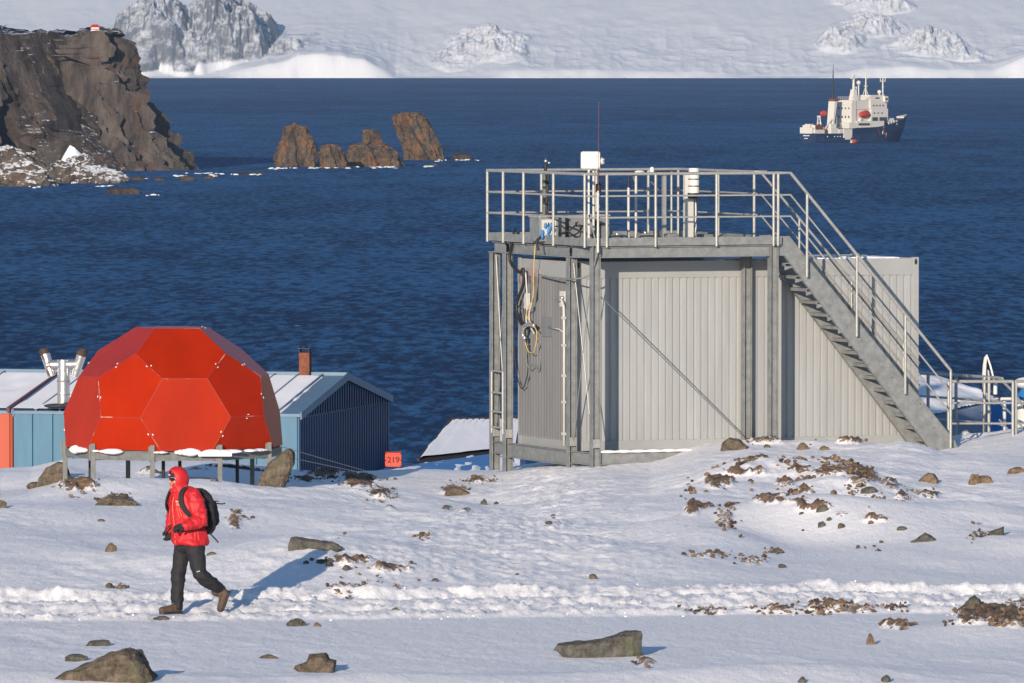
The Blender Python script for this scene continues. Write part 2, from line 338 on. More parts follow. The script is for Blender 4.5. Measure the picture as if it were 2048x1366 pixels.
def height(x, y, detail=True):
    x = np.asarray(x, float); y = np.asarray(y, float)
    z = np.interp(y, [-50, 60, 80, 86, 91, 95, 104, 112, 118, 123, 127, 132, 140, 150, 175, 300, 500, 700, 1200],
                  [-.4, -.1, -.03, 0, .03, .12, .10, .04, 0, 0, -.12, -.55, -1.7, -3.2, -6.0, -19, -34, -46, -60])
    z = z + np.interp(x * 120 / np.maximum(y, 60), CX, CV) * sstep(103, 119, y) * (1 - sstep(126, 140, y))
    for hx, hy, h, sx, sy, sk in HUMPS:
        dx = (x - hx - sk * (y - hy) * .3) / sx; dy = (y - hy) / sy; dy = np.where(dy > 0, dy * 1.6, dy)
        z = z + h * np.exp(-(dx * dx + dy * dy) * 1.1)
    out = np.maximum(np.abs(x) - 14, 0); z = z + .25 * np.tanh(out / 10) * fbm(x * .05, y * .04, 0, 3, 40)
    mid = sstep(91, 96, y)
    z = z + .12 * mid * fbm(x * .40 + .15 * y, y * .15, 0, 2, 3)
    z = z - .05 * mid
    rm = np.clip(.45 + .75 * fbm(x * .22, y * .10, 0, 2, 83), .08, 1.2)      # crusty and smooth areas
    z = z + .034 * rm * (.35 + .65 * mid) * ridged(x * .5 + y * .22, y * .30, 0, 3, 9)
    c = track_c(x)
    # churned, rutted snow of the vehicle track
    k = sstep(-1.9, -1.5, y - c) * (1 - sstep(1.2, 1.7 + .25 * np.sin(x * .8), y - c))
    k = k * (1 - .9 * np.exp(-((x + 3.97) / .30) ** 2 - ((y - 87.1) / .9) ** 2))
    rut = np.exp(-((y - c - .75) / .35) ** 2) + np.exp(-((y - c + .85) / .35) ** 2)
    z = z + k * (.05 - .06 * rut)
    z = z + .068 * np.exp(-((y - c - 1.35 - .3 * vn(x * .9, 0, 0, 62)) / .40) ** 2) * np.clip(.35 + 1.0 * vn(x * .45, 0, 0, 61) + .6 * vn(x * 3, y * 2, 0, 63), 0, 1.3)
    if detail:
        z = z + k * (.025 * fbm(x * 7.5, y * 4.2, 0, 5, 21, .75) + .021 * fbm(x * 1.3, y * 2.4, 0, 3, 27))
        # trodden path between the cabin and the track
        pc = np.interp(y, [90, 98, 106, 114, 122], [-.9, .1, .5, .75, .6]); pw = np.interp(y, [90, 100, 110, 122], [3.2, 1.7, 1.0, .8])
        tr = np.exp(-((x - pc) / pw) ** 2) * sstep(89, 93, y) * (1 - sstep(121, 125, y))
        z = z + tr * .020 * ridged(x * 3.4, y * 1.9, 0, 4, 51, .68)
        ft = sstep(88, 92, y)
        z = z + (.005 + .009 * ft) * rm * ridged(x * 2.4 + y * .8, y * 1.5, 0, 4, 33, .65)
        z = z + .004 * fbm(x * 11, y * 4, 0, 2, 36)
    return z
# settle the crest so that the skyline of the snow runs as wanted
_TS = np.interp([p for p, _ in CR_X], [0, 60, 134, 300, 430, 600, 740, 985, 1200, 1300, 1400, 1500, 1800, 1880, 1950, 2048, 2600], [938, 934, 918, 916, 920, 942, 943, 941, 933, 928, 900, 884, 884, 878, 869, 859, 850])
for _ in range(4):
    for i_, (p_, _v) in enumerate(CR_X):
        _d = np.arange(100, 122 if 1150 < p_ < 1870 else 131, .25); xs = (p_ - 1024) / F * _d; py_ = Y0 + (CZ - height(xs, _d, False)) * F / _d; CV[i_] -= (_TS[i_] - py_.min()) * .008 * .8
def ground(px, py):
    dx, dz = (px - 1024) / F, -(py - Y0) / F
    D = np.arange(70, 170, .05); h = height(dx * D, D, False); r = CZ + dz * D
    i = int(np.argmax(r <= h)); 
    if r[i] > h[i]: i = int(np.argmin(r - h))
    return Vector((dx * D[i], D[i], float(h[i])))
def axis(lo, hi, step, far_lo, far_hi, g=1.16):
    a = list(np.arange(lo, hi + step, step)); s_ = step
    v = a[-1]
    while v < far_hi: s_ *= g; v += s_; a.append(v)
    s_ = step; v = a[0]
    while v > far_lo: s_ *= g; v -= s_; a.insert(0, v)
    return np.array(a)
gx = axis(-11.0, 11.0, .032, -900, 900); gy = axis(77, 127, .075, -40, 760, 1.12)
GX, GY = np.meshgrid(gx, gy); GZ = height(GX, GY)
# bare moss / gravel showing through: (px, py, half w px, half h px, strength)
DIRT = [(150, 972, 45, 10, 1), (105, 950, 30, 6, .6), (470, 915, 60, 9, 1), (640, 950, 60, 9, .8), (600, 962, 70, 6, .8), (715, 965, 50, 16, 1), (760, 990, 50, 10, .8), (470, 1045, 22, 12, .7), (230, 1002, 40, 6, .7),
        (960, 962, 50, 8, .8), (910, 985, 45, 8, .6), (930, 1025, 30, 6, .5), (840, 1078, 25, 6, .6), (780, 1020, 20, 6, .5), (1110, 1050, 50, 12, .45), (700, 1125, 60, 12, .8), (780, 1140, 50, 9, .8),
        (1500, 945, 55, 7, 1), (1590, 938, 60, 8, 1), (1680, 945, 60, 12, 1.1), (1720, 960, 40, 22, 1.15), (1435, 968, 35, 12, 1), (1390, 1020, 25, 16, 1), (1420, 1018, 14, 10, .8), (1385, 980, 14, 10, .8), (1455, 1040, 28, 24, .9),
        (1565, 1003, 70, 6, 1), (1625, 1015, 55, 9, 1.05), (1680, 1028, 24, 8, .9), (1570, 968, 24, 8, .8), (1605, 982, 20, 9, .9), (1560, 990, 30, 5, .6), (1780, 968, 20, 8, .8), (1770, 980, 50, 5, .7), (1800, 995, 50, 6, .8), (1860, 992, 28, 6, .9),
        (1755, 1040, 36, 7, .8), (1955, 1048, 26, 6, .8), (1420, 1113, 50, 6, .8), (1510, 1125, 40, 8, .6), (1550, 1105, 24, 6, .6), (1800, 1110, 40, 3, .4), (1840, 870, 45, 5, 1), (1700, 886, 30, 4, 1), (1640, 890, 30, 4, .6), (1520, 885, 60, 4, .9),
        (1960, 868, 90, 4, .5), (1560, 1224, 70, 7, .9), (1660, 1220, 60, 9, 1.1), (1730, 1224, 50, 6, .8), (1640, 1230, 30, 6, .8), (1970, 1235, 60, 16, 1.15), (2020, 1240, 50, 22, 1.15), (1930, 1248, 50, 6, .9), (1790, 1254, 38, 7, 1), (1800, 1225, 30, 5, .6),
        (1290, 1328, 28, 7, .8), (1420, 1227, 50, 4, .8), (2040, 1215, 40, 5, .7), (1900, 1180, 40, 3, .3), (60, 1256, 36, 3, .5), (240, 1178, 22, 3, .6), (200, 1045, 30, 4, .4), (1690, 1258, 30, 3, .5), (400, 940, 40, 4, .5), (300, 945, 40, 4, .5)]
dirt = np.zeros_like(GX)
ix = (np.abs(GX) < 12) & (GY > 76) & (GY < 130)
PX = np.where(ix, 1024 + GX * F / np.maximum(GY, 1), -1e5); PY = np.where(ix, Y0 + (CZ - GZ) * F / np.maximum(GY, 1), 0)
dn = fbm(GX * 3.0, GY * 1.2, 0, 3, 77)
for px, py, hw, hh, s_ in DIRT:
    e = np.exp(-(((PX - px) / hw) ** 2 + ((PY - py) / hh) ** 2))
    dirt = np.maximum(dirt, np.where(e > .05, e * s_, 0))
dirt = np.clip(dirt * (.85 + .5 * dn), 0, 1) * .8
lump = sstep(.28, .6, dirt)
GZ = GZ + lump * (.035 + .05 * ridged(GX * 6, GY * 3, 0, 3, 91, .6))
g = grid_mesh('snow_ground', np.stack([GX, GY, GZ], -1), len(gx), len(gy), M['snow'])
at_ = g.data.attributes.new('dirt', 'FLOAT', 'POINT'); at_.data.foreach_set('value', dirt.ravel().astype(np.float32))
tag(g, kind='structure')

# ------------------------------------------------------------------ sea
def sea_mat():
    m = bpy.data.materials.new('sea_water'); m.use_nodes = True; t = m.node_tree; n = t.nodes; l = t.links; p = n['Principled BSDF']
    tc = n.new('ShaderNodeTexCoord')
    def nz(s, st, d=5, r=.6):
        mp = n.new('ShaderNodeMapping'); mp.inputs['Scale'].default_value = st; l.new(tc.outputs['Object'], mp.inputs[0])
        a = n.new('ShaderNodeTexNoise'); a.inputs['Scale'].default_value = s; a.inputs['Detail'].default_value = d; a.inputs['Roughness'].default_value = r; l.new(mp.outputs[0], a.inputs[0]); return a.outputs[0]
    rp = n.new('ShaderNodeValToRGB'); e = rp.color_ramp.elements
    e[0].position = .32; e[0].color = (.003, .019, .066, 1); e[1].position = .68; e[1].color = (.034, .125, .27, 1)
    na, nb = nz(1, (.42, .085, 1), 9, .74), nz(1, (.035, .008, 1), 6, .6)
    mm = n.new('ShaderNodeMath'); mm.operation = 'MULTIPLY_ADD'; l.new(na, mm.inputs[0]); mm.inputs[1].default_value = 2.3; ma = n.new('ShaderNodeMath'); ma.operation = 'MULTIPLY_ADD'; l.new(nb, ma.inputs[0]); ma.inputs[1].default_value = .6; nc = nz(1, (.003, .0011, 1), 4, .55); mc = n.new('ShaderNodeMath'); mc.operation = 'MULTIPLY_ADD'; l.new(nc, mc.inputs[0]); mc.inputs[1].default_value = .5; mc.inputs[2].default_value = -1.2; l.new(mc.outputs[0], ma.inputs[2]); l.new(ma.outputs[0], mm.inputs[2]); l.new(mm.outputs[0], rp.inputs[0])
    # breaking crests
    wc = n.new('ShaderNodeMapRange'); wc.inputs[1].default_value = .70; wc.inputs[2].default_value = .76; l.new(nz(.20, (1.0, .30, 1), 9, .66), wc.inputs[0])
    mx = n.new('ShaderNodeMix'); mx.data_type = 'RGBA'; mx.inputs[7].default_value = (.55, .6, .68, 1); l.new(wc.outputs[0], mx.inputs[0]); l.new(rp.outputs[0], mx.inputs[6])
    n.remove(p); df = n.new('ShaderNodeBsdfDiffuse'); gl = n.new('ShaderNodeBsdfGlossy'); ms = n.new('ShaderNodeMixShader'); out = [q for q in n if q.type == 'OUTPUT_MATERIAL'][0]
    l.new(mx.outputs[2], df.inputs[0]); gl.inputs['Roughness'].default_value = .35; gl.inputs[0].default_value = (.8, .9, 1, 1); ms.inputs[0].default_value = .05
    l.new(df.outputs[0], ms.inputs[1]); l.new(gl.outputs[0], ms.inputs[2]); l.new(ms.outputs[0], out.inputs[0])
    bb = n.new('ShaderNodeBump'); bb.inputs['Strength'].default_value = 1; bb.inputs['Distance'].default_value = .8; l.new(nz(.30, (1, .55, 1), 8, .6), bb.inputs['Height'])
    b2 = n.new('ShaderNodeBump'); b2.inputs['Strength'].default_value = .8; b2.inputs['Distance'].default_value = 3; l.new(nz(.035, (1, .6, 1), 4, .5), b2.inputs['Height']); l.new(b2.outputs[0], bb.inputs['Normal'])
    l.new(bb.outputs[0], df.inputs['Normal']); l.new(bb.outputs[0], gl.inputs['Normal']); return m
sy = np.concatenate([np.linspace(300, 2000, 30), np.linspace(2100, 16000, 40)]); sx = np.linspace(-6000, 6000, 60)
SX, SY = np.meshgrid(sx, sy)
sea = grid_mesh('sea', np.stack([SX, SY, SX * 0 + SEA], -1), len(sx), len(sy), sea_mat(), smooth=False); tag(sea, kind='structure')

# ------------------------------------------------------------------ glacier and far mountains
SH = (CZ - SEA) * F / (156 - Y0)            # distance of the far shore
fx = np.concatenate([np.linspace(-3400, -1110, 90), np.linspace(-1100, 1100, 1300), np.linspace(1110, 3400, 90)]); fy = np.concatenate([np.linspace(SH - 60, SH + 500, 190), np.linspace(SH + 510, SH + 9000, 170)])
FX, FY = np.meshgrid(fx, fy)
def pxx(p): return (p - 1024) * SH / F
s_m = SH / F                                 # metres per pixel at the far shore
def farz(X, Y):
    d = Y - SH
    shore = 14 * fbm(X * .004, 0 * X, 0, 3, 5) + 3 * fbm(X * .03, Y * .02, 0, 2, 6)
    d = d + shore
    P = 1024 + X / s_m                       # pixel column
    cl = np.interp(P, [0, 440, 480, 600, 690, 730, 790, 850, 980, 1030, 1200, 1400, 1520, 1620, 1690, 1760, 1830, 1900, 1990, 2060, 2300, 3000],
                   [4, 2, 14, 38, 40, 30, 3, 2, 5, 12, 12, 9, 3, 3, 9, 19, 17, 12, 14, 40, 46, 20])      # height of the ice edge
    cl = cl * (1 + .12 * fbm(X * .02, 0 * X, 0, 2, 8))
    z = np.where(d < 0, -12, cl * sstep(0, 26, d) ** .8 * np.exp(-np.maximum(d - 40, 0) / 160))
    z = z + np.maximum(d - 20, 0) * (.27 + .003 * np.sin(X * .0012 + 1)) - .0000022 * np.maximum(d - 20, 0) ** 2
    z = z + sstep(60, 900, d) * (6 * fbm(X * .0016, Y * .0009, 0, 3, 12) + 3 * fbm(X * .012, Y * .003, 0, 3, 14)) + 2.2 * sstep(5, 60, d) * ridged(X * .02, Y * .012, 0, 3, 24) * (1 - sstep(120, 500, d))
    return z, d, P
FZ, FD, FP = farz(FX, FY)
# the snow dome west of the rocks and the mountain, rock showing through
def lobe(px, dd, h, wx, wy, rough=.25, p=1.4, seed=0):
    r = ((FP - px) / wx) ** 2 + ((FD - dd) / wy) ** 2
    r = r * (1 + .35 * fbm(FX * .012, FY * .008, 0, 3, seed))
    return h * np.clip(1 - r, 0, 1) ** (1 / p) * (1 + rough * ridged(FX * .018, FY * .012, 0, 6, seed + 3, .62))
rock = np.zeros_like(FX)
for px, dd, h, wx, wy, ro, p in [(305, 230, 112, 92, 190, .10, 1.9), (285, 110, 52, 42, 90, .10, 1.8), (437, 260, 116, 92, 220, .20, 1.15), (380, 150, 50, 60, 120, .16, 1.5), (500, 230, 78, 66, 170, .2, 1.2), (570, 200, 44, 75, 120, .25, 1.0),
                                 (975, 210, 12, 80, 110, .9, 1.0), (905, 120, 7, 60, 80, .9, 1.0), (1015, 150, 7, 50, 60, .9, 1.0), (1690, 230, 12, 55, 70, .9, 1), (1760, 330, 13, 80, 80, .9, 1), (1880, 200, 13, 90, 80, .9, 1), (1930, 130, 9, 60, 50, .9, 1), (1790, 480, 12, 70, 70, .9, 1), (1720, 560, 9, 50, 60, .9, 1), (1860, 640, 10, 60, 70, .9, 1)]:
    q = lobe(px, dd, h, wx, wy, ro, p, int(px)); base = FZ
    FZ = np.maximum(FZ, np.where(q > 0, q + .35 * base, -99)) if h > 40 else FZ + q; rock = np.maximum(rock, sstep(.04, .25, q / h) * (1 if h > 40 else .9))
for px, dd, h, wx, wy in [(570, 420, 66, 62, 200), (60, 900, 40, 260, 900)]:
    q = lobe(px, dd, h, wx, wy, .02, 1.6, 3); FZ = np.maximum(FZ, np.where(q > 0, q + .3 * FZ, -99))
FZ = FZ + SEA
hills = grid_mesh('glacier_hills', np.stack([FX, FY, FZ], -1), len(fx), len(fy), M['ice']); tag(hills, kind='structure')
ra = hills.data.attributes.new('rock', 'FLOAT', 'POINT'); ra.data.foreach_set('value', rock.ravel().astype(np.float32))
t = M['ice'].node_tree; n = t.nodes; l = t.links; p = n['Principled BSDF']
tc = [x for x in n if x.type == 'TEX_COORD'][0]
a = n.new('ShaderNodeAttribute'); a.attribute_name = 'rock'
z1 = n.new('ShaderNodeTexNoise'); z1.inputs['Scale'].default_value = .05; z1.inputs['Detail'].default_value = 9; z1.inputs['Roughness'].default_value = .78; l.new(tc.outputs['Object'], z1.inputs[0])
gg = n.new('ShaderNodeNewGeometry'); sx_ = n.new('ShaderNodeSeparateXYZ'); l.new(gg.outputs['Normal'], sx_.inputs[0])
m1 = n.new('ShaderNodeMath'); m1.operation = 'MULTIPLY_ADD'; l.new(sx_.outputs[2], m1.inputs[0]); m1.inputs[1].default_value = -.45; l.new(z1.outputs[0], m1.inputs[2])
m2 = n.new('ShaderNodeMath'); m2.operation = 'MULTIPLY_ADD'; l.new(a.outputs['Fac'], m2.inputs[0]); m2.inputs[1].default_value = .9; l.new(m1.outputs[0], m2.inputs[2])
mr = n.new('ShaderNodeMapRange'); mr.inputs[1].default_value = .92; mr.inputs[2].default_value = 1.20; l.new(m2.outputs[0], mr.inputs[0])
mx = n.new('ShaderNodeMix'); mx.data_type = 'RGBA'; mx.inputs[6].default_value = (.80, .81, .83, 1); mx.inputs[7].default_value = (.15, .16, .18, 1)
l.new(mr.outputs[0], mx.inputs[0]); l.new(mx.outputs[2], p.inputs['Base Color'])

# ------------------------------------------------------------------ cliff, shore rocks, sea stacks
def resample(P, n):
    P = np.array(P, float); d = np.r_[0, np.cumsum(np.hypot(*np.diff(P, axis=0).T))]; s_ = np.linspace(0, d[-1], n)
    return np.stack([np.interp(s_, d, P[:, 0]), np.interp(s_, d, P[:, 1])], -1)
DC = 3081.0
def build_cliff():
    n, m_ = 620, 190
    cp = lambda px, dd: ((px - 1024) * DC / F, DC + dd)
    B = resample([cp(-900, 160), cp(-500, 60), cp(-200, -6), cp(40, -22), cp(150, -10), cp(215, -22), cp(280, -26), cp(330, -14), cp(362, -4), cp(369, 12), cp(345, 45), cp(250, 120), cp(-300, 260), cp(-900, 300)], n)
    T = resample([cp(-900, 190), cp(-500, 90), cp(-200, 22), cp(30, 8), cp(112, 22), cp(150, 16), cp(188, 8), cp(208, 7), cp(218, 12), cp(222, 20), cp(210, 45), cp(180, 100), cp(-300, 230), cp(-900, 260)], n)
    k = np.linspace(0, 1, m_)[:, None]; arc = np.arange(n)[None] / n
    prof = np.interp(k, [0, .12, .35, .6, .85, 1], [0, .22, .55, .82, .96, 1.0])
    bx, by = B[None, :, 0], B[None, :, 1]; tx, ty = T[None, :, 0], T[None, :, 1]
    X = bx + (tx - bx) * prof; Y = by + (ty - by) * prof
    s_ = np.r_[0, np.cumsum(np.hypot(*np.diff(B, axis=0).T))][None] + 0 * k
    ZB = SEA - 3; top = np.interp(X, [(p - 1024) * DC / F for p in (-400, 0, 20, 60, 110, 150, 200, 250, 300)], [CZ + (Y0 - y) * DC / F for y in (55, 57, 60, 70, 68, 66, 62, 66, 72)])
    Z = ZB + (top - ZB) * k
    nx_ = np.gradient(B[:, 1]); ny_ = -np.gradient(B[:, 0]); ln = np.hypot(nx_, ny_); nx_, ny_ = (nx_ / ln)[None], (ny_ / ln)[None]
    zz = Z + s_ * .35 * 0
    warp = 9 * fbm(s_ * .02, Z * .03, 0, 2, 3)
    d = 7.0 * ridged((s_ + warp + Z * .25) * .030, Z * .007, 0, 2, 51, .5) + 3.2 * ridged((s_ + warp + Z * .15) * .085, Z * .02, 0, 3, 5, .55) + 1.5 * ridged(s_ * .3, Z * .07, 0, 4, 7, .62) + 1.4 * fbm(s_ * .08, Z * .05, 0, 3, 19)
    q1 = ((s_ + .8 * warp + Z * .22) * .030 + 1.2 * vn(s_ * .01, 0, 0, 2)) % 1; q2 = ((s_ + .5 * warp + Z * .3) * .105 + .8 * vn(s_ * .03, Z * .01, 0, 6)) % 1
    q3 = ((s_ + .5 * warp + Z * .2) * .27 + .8 * vn(s_ * .08, Z * .03, 0, 16)) % 1
    am = .6 + .7 * vn(s_ * .02, Z * .03, 0, 44)
    d = d * .75 + 12 * am * (q1 - .5) * sstep(1, .94, q1) + 6.5 * am * (q2 - .5) * sstep(1, .92, q2) + 2.8 * (q3 - .5) * sstep(1, .85, q3) + 1.5 * ridged(s_ * .42, Z * .12, 0, 3, 58, .65)
    # the deep shaded clefts in the face
    Pc = 1024 + X / DC * F; Yc = Y0 + (CZ - Z) * F / DC
    for x0, y0, x1, y1, wd, dep in [(98, 80, 150, 300, 17, 26), (218, 75, 196, 165, 10, 18), (-12, 205, 12, 300, 34, 40), (248, 100, 262, 150, 5, 7), (330, 270, 365, 325, 7, 5), (60, 90, 80, 180, 7, 7), (285, 185, 300, 240, 6, 6)]:
        t_ = np.clip((Yc - y0) / (y1 - y0), -.35, 1.15); xc = x0 + (x1 - x0) * t_
        wv = wd * (.35 + .9 * np.clip(t_, 0, 1)); fade = sstep(-.3, .05, t_) * (1 - sstep(1.0, 1.14, t_))
        side = (Pc - xc) / wv
        d = d - dep * fade * np.exp(-np.where(side < 0, side * 4.5, side * .8) ** 2) * (by < DC + 60)
    fd = sstep(0, .04, k) * (1 - .55 * sstep(.93, 1, k))
    d = d * (.45 + .55 * fd); X = X + nx_ * d; Y = Y + ny_ * d
    Z = Z + 1.6 * fbm(s_ * .12, Z * .1, 0, 3, 23) * sstep(.85, 1, k)
    cx = X[-1].copy(); cy = Y[-1].copy(); mxv, myv = cp(-150, 110)
    ext = []
    for q in (.03, .08, .2, .5, .99):
        ex = cx + (np.clip(cx, -260, -175) - cx) * q; ey = cy + (DC + 60 - cy) * q
        ext.append(np.stack([ex, ey, Z[-1] + .8 * fbm(ex * .1, ey * .1, 0, 3, 4) + 1.2 * q], -1))
    V = np.concatenate([np.stack([X, Y, Z], -1), np.array(ext)])
    o = grid_mesh('rock_cliff', V, n, V.shape[0], M['cliff'], smooth=True); fix_normals(o)
    o.data.set_sharp_from_angle(angle=R(38)); return o
o = build_cliff(); tag(o, 'tall brown sea cliff with shaded clefts and snow on its flat top', 'cliff')

def rock_shape(name, pos, size, m, seed, sub=4, rough=.10, cuts=11, lean=(0, 0), rz=0.0, parent=None, sharp=18, profile=None, fscale=2.2, sink=.25):
    """a faceted, weathered rock; pos is the middle of its foot, size = (width, depth, height)"""
    rnd = random.Random(seed)
    bm = bmesh.new(); bmesh.ops.create_icosphere(bm, subdivisions=sub, radius=1)
    pl = []
    for i in range(cuts):
        v = Vector((rnd.gauss(0, 1), rnd.gauss(0, 1), rnd.gauss(0, .8))).normalized(); pl.append((v, rnd.uniform(.62, .95)))
    off = Vector((seed * 3.7, seed * 1.3, 0)); rot = Matrix.Rotation(rz, 3, 'Z')
    for v in bm.verts:
        d = v.co.normalized(); r = 1.0
        for n_, k_ in pl:
            q = d.dot(n_)
            if q > .05: r = min(r, k_ / q)
        r *= 1 + rough * mnoise.fractal(d * fscale + off, .8, 2.1, 5)
        c = d * r; h = (c.z + sink * 1.6) if c.z > -sink * 1.6 else 0
        x, y, z = c.x * size[0] / 2 * 1.08, c.y * size[1] / 2 * 1.08, c.z * size[2] / (1 + sink) / .95
        z += size[2] * 0.02
        if profile: k_ = max(0, min(1, z / size[2])); f_ = profile(k_); x *= f_; y *= f_
        x += lean[0] * max(z, -.1 * size[2]); y += lean[1] * max(z, 0)
        p_ = rot @ Vector((x, y, 0)); v.co = (p_.x, p_.y, z)
    me = bpy.data.meshes.new(name); bm.to_mesh(me); bm.free(); me.materials.append(m)
    me.polygons.foreach_set('use_smooth', [True] * len(me.polygons)); me.set_sharp_from_angle(angle=R(sharp))
    o = bpy.data.objects.new(name, me); link(o, parent); o.location = pos; return o

# tumbled boulders at the foot of the cliff
def seaspot(px, py): D = (CZ - SEA) * F / (py - Y0); return Vector(((px - 1024) * D / F, D, SEA))
for i, (px, py, wd, ht, lab) in enumerate([
        (190, 366, 110, 46, 'big brown boulder at the water below the cliff, rightmost of the tumbled pile'),
        (120, 366, 90, 50, 'snow dusted boulder in the middle of the pile below the white snow wedge'),
        (45, 372, 130, 56, 'broad snow speckled boulder at the left edge of the pile below the cliff'),
        (-60, 372, 160, 66, 'snow speckled boulder cut by the left picture edge below the cliff'),
        (10, 345, 120, 62, 'upper snow covered boulder leaning on the cliff foot at the far left'),
        (75, 340, 110, 44, 'small flat snowy boulder on top of the pile against the cliff'),
        (165, 348, 80, 44, 'rounded boulder on the pile beside the white snow wedge'),
        (235, 362, 46, 20, 'low dark boulder between the pile and the water on its right')]):
    p_ = seaspot(px, py); k_ = p_.y / F
    o = rock_shape('shore_boulder', p_, (wd * k_, wd * k_ * .7, ht * k_), M['shore_rock'], 40 + i, 5, .16, 9, sharp=24, fscale=3.0); tag(o, lab, 'boulder', 'boulders piled at the cliff foot')
p_ = seaspot(150, 345); b = MB(); k_ = p_.y / F
o = rock_shape('snow_wedge', p_ + Vector((0, -4, 26 * k_)), (46 * k_, 36 * k_, 34 * k_), mat('wedge_snow', (.75, .77, .82), .8), 91, 3, .04, 5, lean=(-.25, 0), profile=lambda k: 1.05 - .85 * k); tag(o, 'white pyramid of packed snow in the shaded cleft at the foot of the cliff', 'snow drift')
for i, (px, py, wd, ht, lab) in enumerate([
        (248, 388, 70, 17, 'low brown rock awash in front of the boulder pile'), (372, 361, 40, 11, 'dark wave washed rock under the tip of the cliff'), (318, 361, 28, 8, 'small dark rock in the surf left of the cliff tip rocks'),
        (417, 357, 26, 8, 'tiny black rock in the foam just right of the cliff tip'), (505, 349, 62, 6, 'flat black reef with foam between the cliff tip and the sea stacks'), (920, 319, 50, 15, 'low dark rock with foam right of the leaning stack'),
        (866, 332, 24, 6, 'tiny rock in a white splash below the leaning stack'), (275, 360, 30, 9, 'small rock in the foam between boulder pile and cliff tip')]):
    p_ = seaspot(px, py); k_ = p_.y / F; o = rock_shape('wet_rock', p_, (wd * k_, wd * k_ * .6, ht * k_), M['wet_rock'], 60 + i, 3, .2, 7, sharp=20); tag(o, lab, 'rock', 'wave washed rocks in the bay')

def stack(name, outline, base_y, seed, label, rough=1.3, lean_d=0):
    """outline: rows of (picture y, left px, right px); real size from the distance of its waterline"""
    D = (CZ - SEA) * F / (base_y - Y0); k_ = D / F; ys = [r[0] for r in outline]
    n, m_ = 96, 90; yy = np.linspace(ys[0], ys[-1], m_)[::-1]; L = np.interp(yy, ys, [r[1] for r in outline]); Rr = np.interp(yy, ys, [r[2] for r in outline])
    th = np.linspace(0, 2 * math.pi, n, endpoint=False)[None]; c = ((L + Rr) / 2 - 1024)[:, None] * k_; hw = ((Rr - L) / 2)[:, None] * k_
    Z = (CZ - (yy - Y0) * k_)[:, None] + 0 * th
    sq = (np.abs(np.cos(th)) ** 3 + np.abs(np.sin(th)) ** 3) ** (-1 / 3)
    X0 = np.cos(th) * sq * hw; Y0_ = np.sin(th) * sq * hw * .85
    nn = .95 * rough * (1.1 * ridged(X0 * .16 + seed, Y0_ * .16, Z * .06, 3, seed, .55) + .6 * ridged(X0 * .5, Y0_ * .5, Z * .28 + seed, 4, seed + 5, .65))
    crack = -1.8 * rough * np.exp(-((X0 - (Z - SEA) * -.25 - 2.2) / .55) ** 2) * (np.sin(th) < 0)
    r = 1 + (.8 * nn - .6 + crack) / np.maximum(hw, 1.5) * np.minimum(1, hw / 2)
    V = np.stack([c + X0 * r, D + 6 + Y0_ * r + lean_d, Z + .5 * nn * (np.arange(m_)[:, None] > m_ * .8)], -1)
    topc = V[-1].mean(0)[None, None] + np.zeros((1, n, 3)); V = np.concatenate([V, V[-1:] * .4 + topc * .6 + np.array([0, 0, .4]), topc + np.array([0, 0, .5])])
    o = grid_mesh(name, V, n, V.shape[0], M['stack'], wrap=True); fix_normals(o); o.data.set_sharp_from_angle(angle=R(32)); return tag(o, label, 'sea stack', 'sea stacks in the bay')
stack('sea_stack', [(247, 584, 594), (252, 582, 604), (262, 572, 612), (280, 566, 622), (300, 556, 630), (318, 550, 627), (334, 551, 630), (340, 550, 630)], 333, 2, 'orange brown pyramid shaped sea stack with a pale knob, leftmost of the four stacks')
stack('sea_stack', [(293, 654, 668), (297, 646, 676), (305, 641, 684), (318, 643, 688), (331, 642, 692), (338, 642, 692)], 336, 5, 'small round russet sea stack between the pyramid stack and the jagged stack', 1.0)
stack('sea_stack', [(264, 726, 752), (272, 727, 758), (284, 725, 764), (290, 704, 768), (300, 699, 784), (315, 701, 794), (334, 699, 800), (340, 698, 800)], 333, 8, 'jagged sea stack with a white stained crown, second from the right', 1.5)
stack('sea_stack', [(231, 806, 836), (235, 794, 844), (246, 791, 852), (262, 797, 862), (280, 802, 870), (300, 812, 880), (319, 817, 884), (326, 815, 890)], 320, 11, 'tall block shaped orange sea stack leaning left, rightmost of the four stacks', 1.3)
# surf along the rocks
b = MB(); rnd = random.Random(4)
for px, py, wd in [(210, 372, 18), (255, 378, 8), (430, 352, 24), (400, 347, 40), (360, 352, 16), (500, 349, 40), (640, 336, 60), (560, 337, 40), (760, 335, 40), (855, 333, 18), (870, 331, 8), (930, 320, 34), (880, 322, 14), (285, 358, 16), (75, 375, 16), (700, 334, 20), (300, 392, 14), (448, 348, 18)]:
    for k in range(int(wd / 3)):
        p_ = seaspot(px + rnd.gauss(0, wd / 2.6), py + rnd.gauss(0, .8)); p_.z += .12; b.ball(p_, (rnd.uniform(.3, 1.5), rnd.uniform(.5, 2.5), rnd.uniform(.12, .42)), 8, 5)
o = b.build('surf', mat('foam', (.66, .68, .70), .8), smooth=True); tag(o, 'white surf breaking round the cliff foot and the stacks', 'surf', kind='stuff')

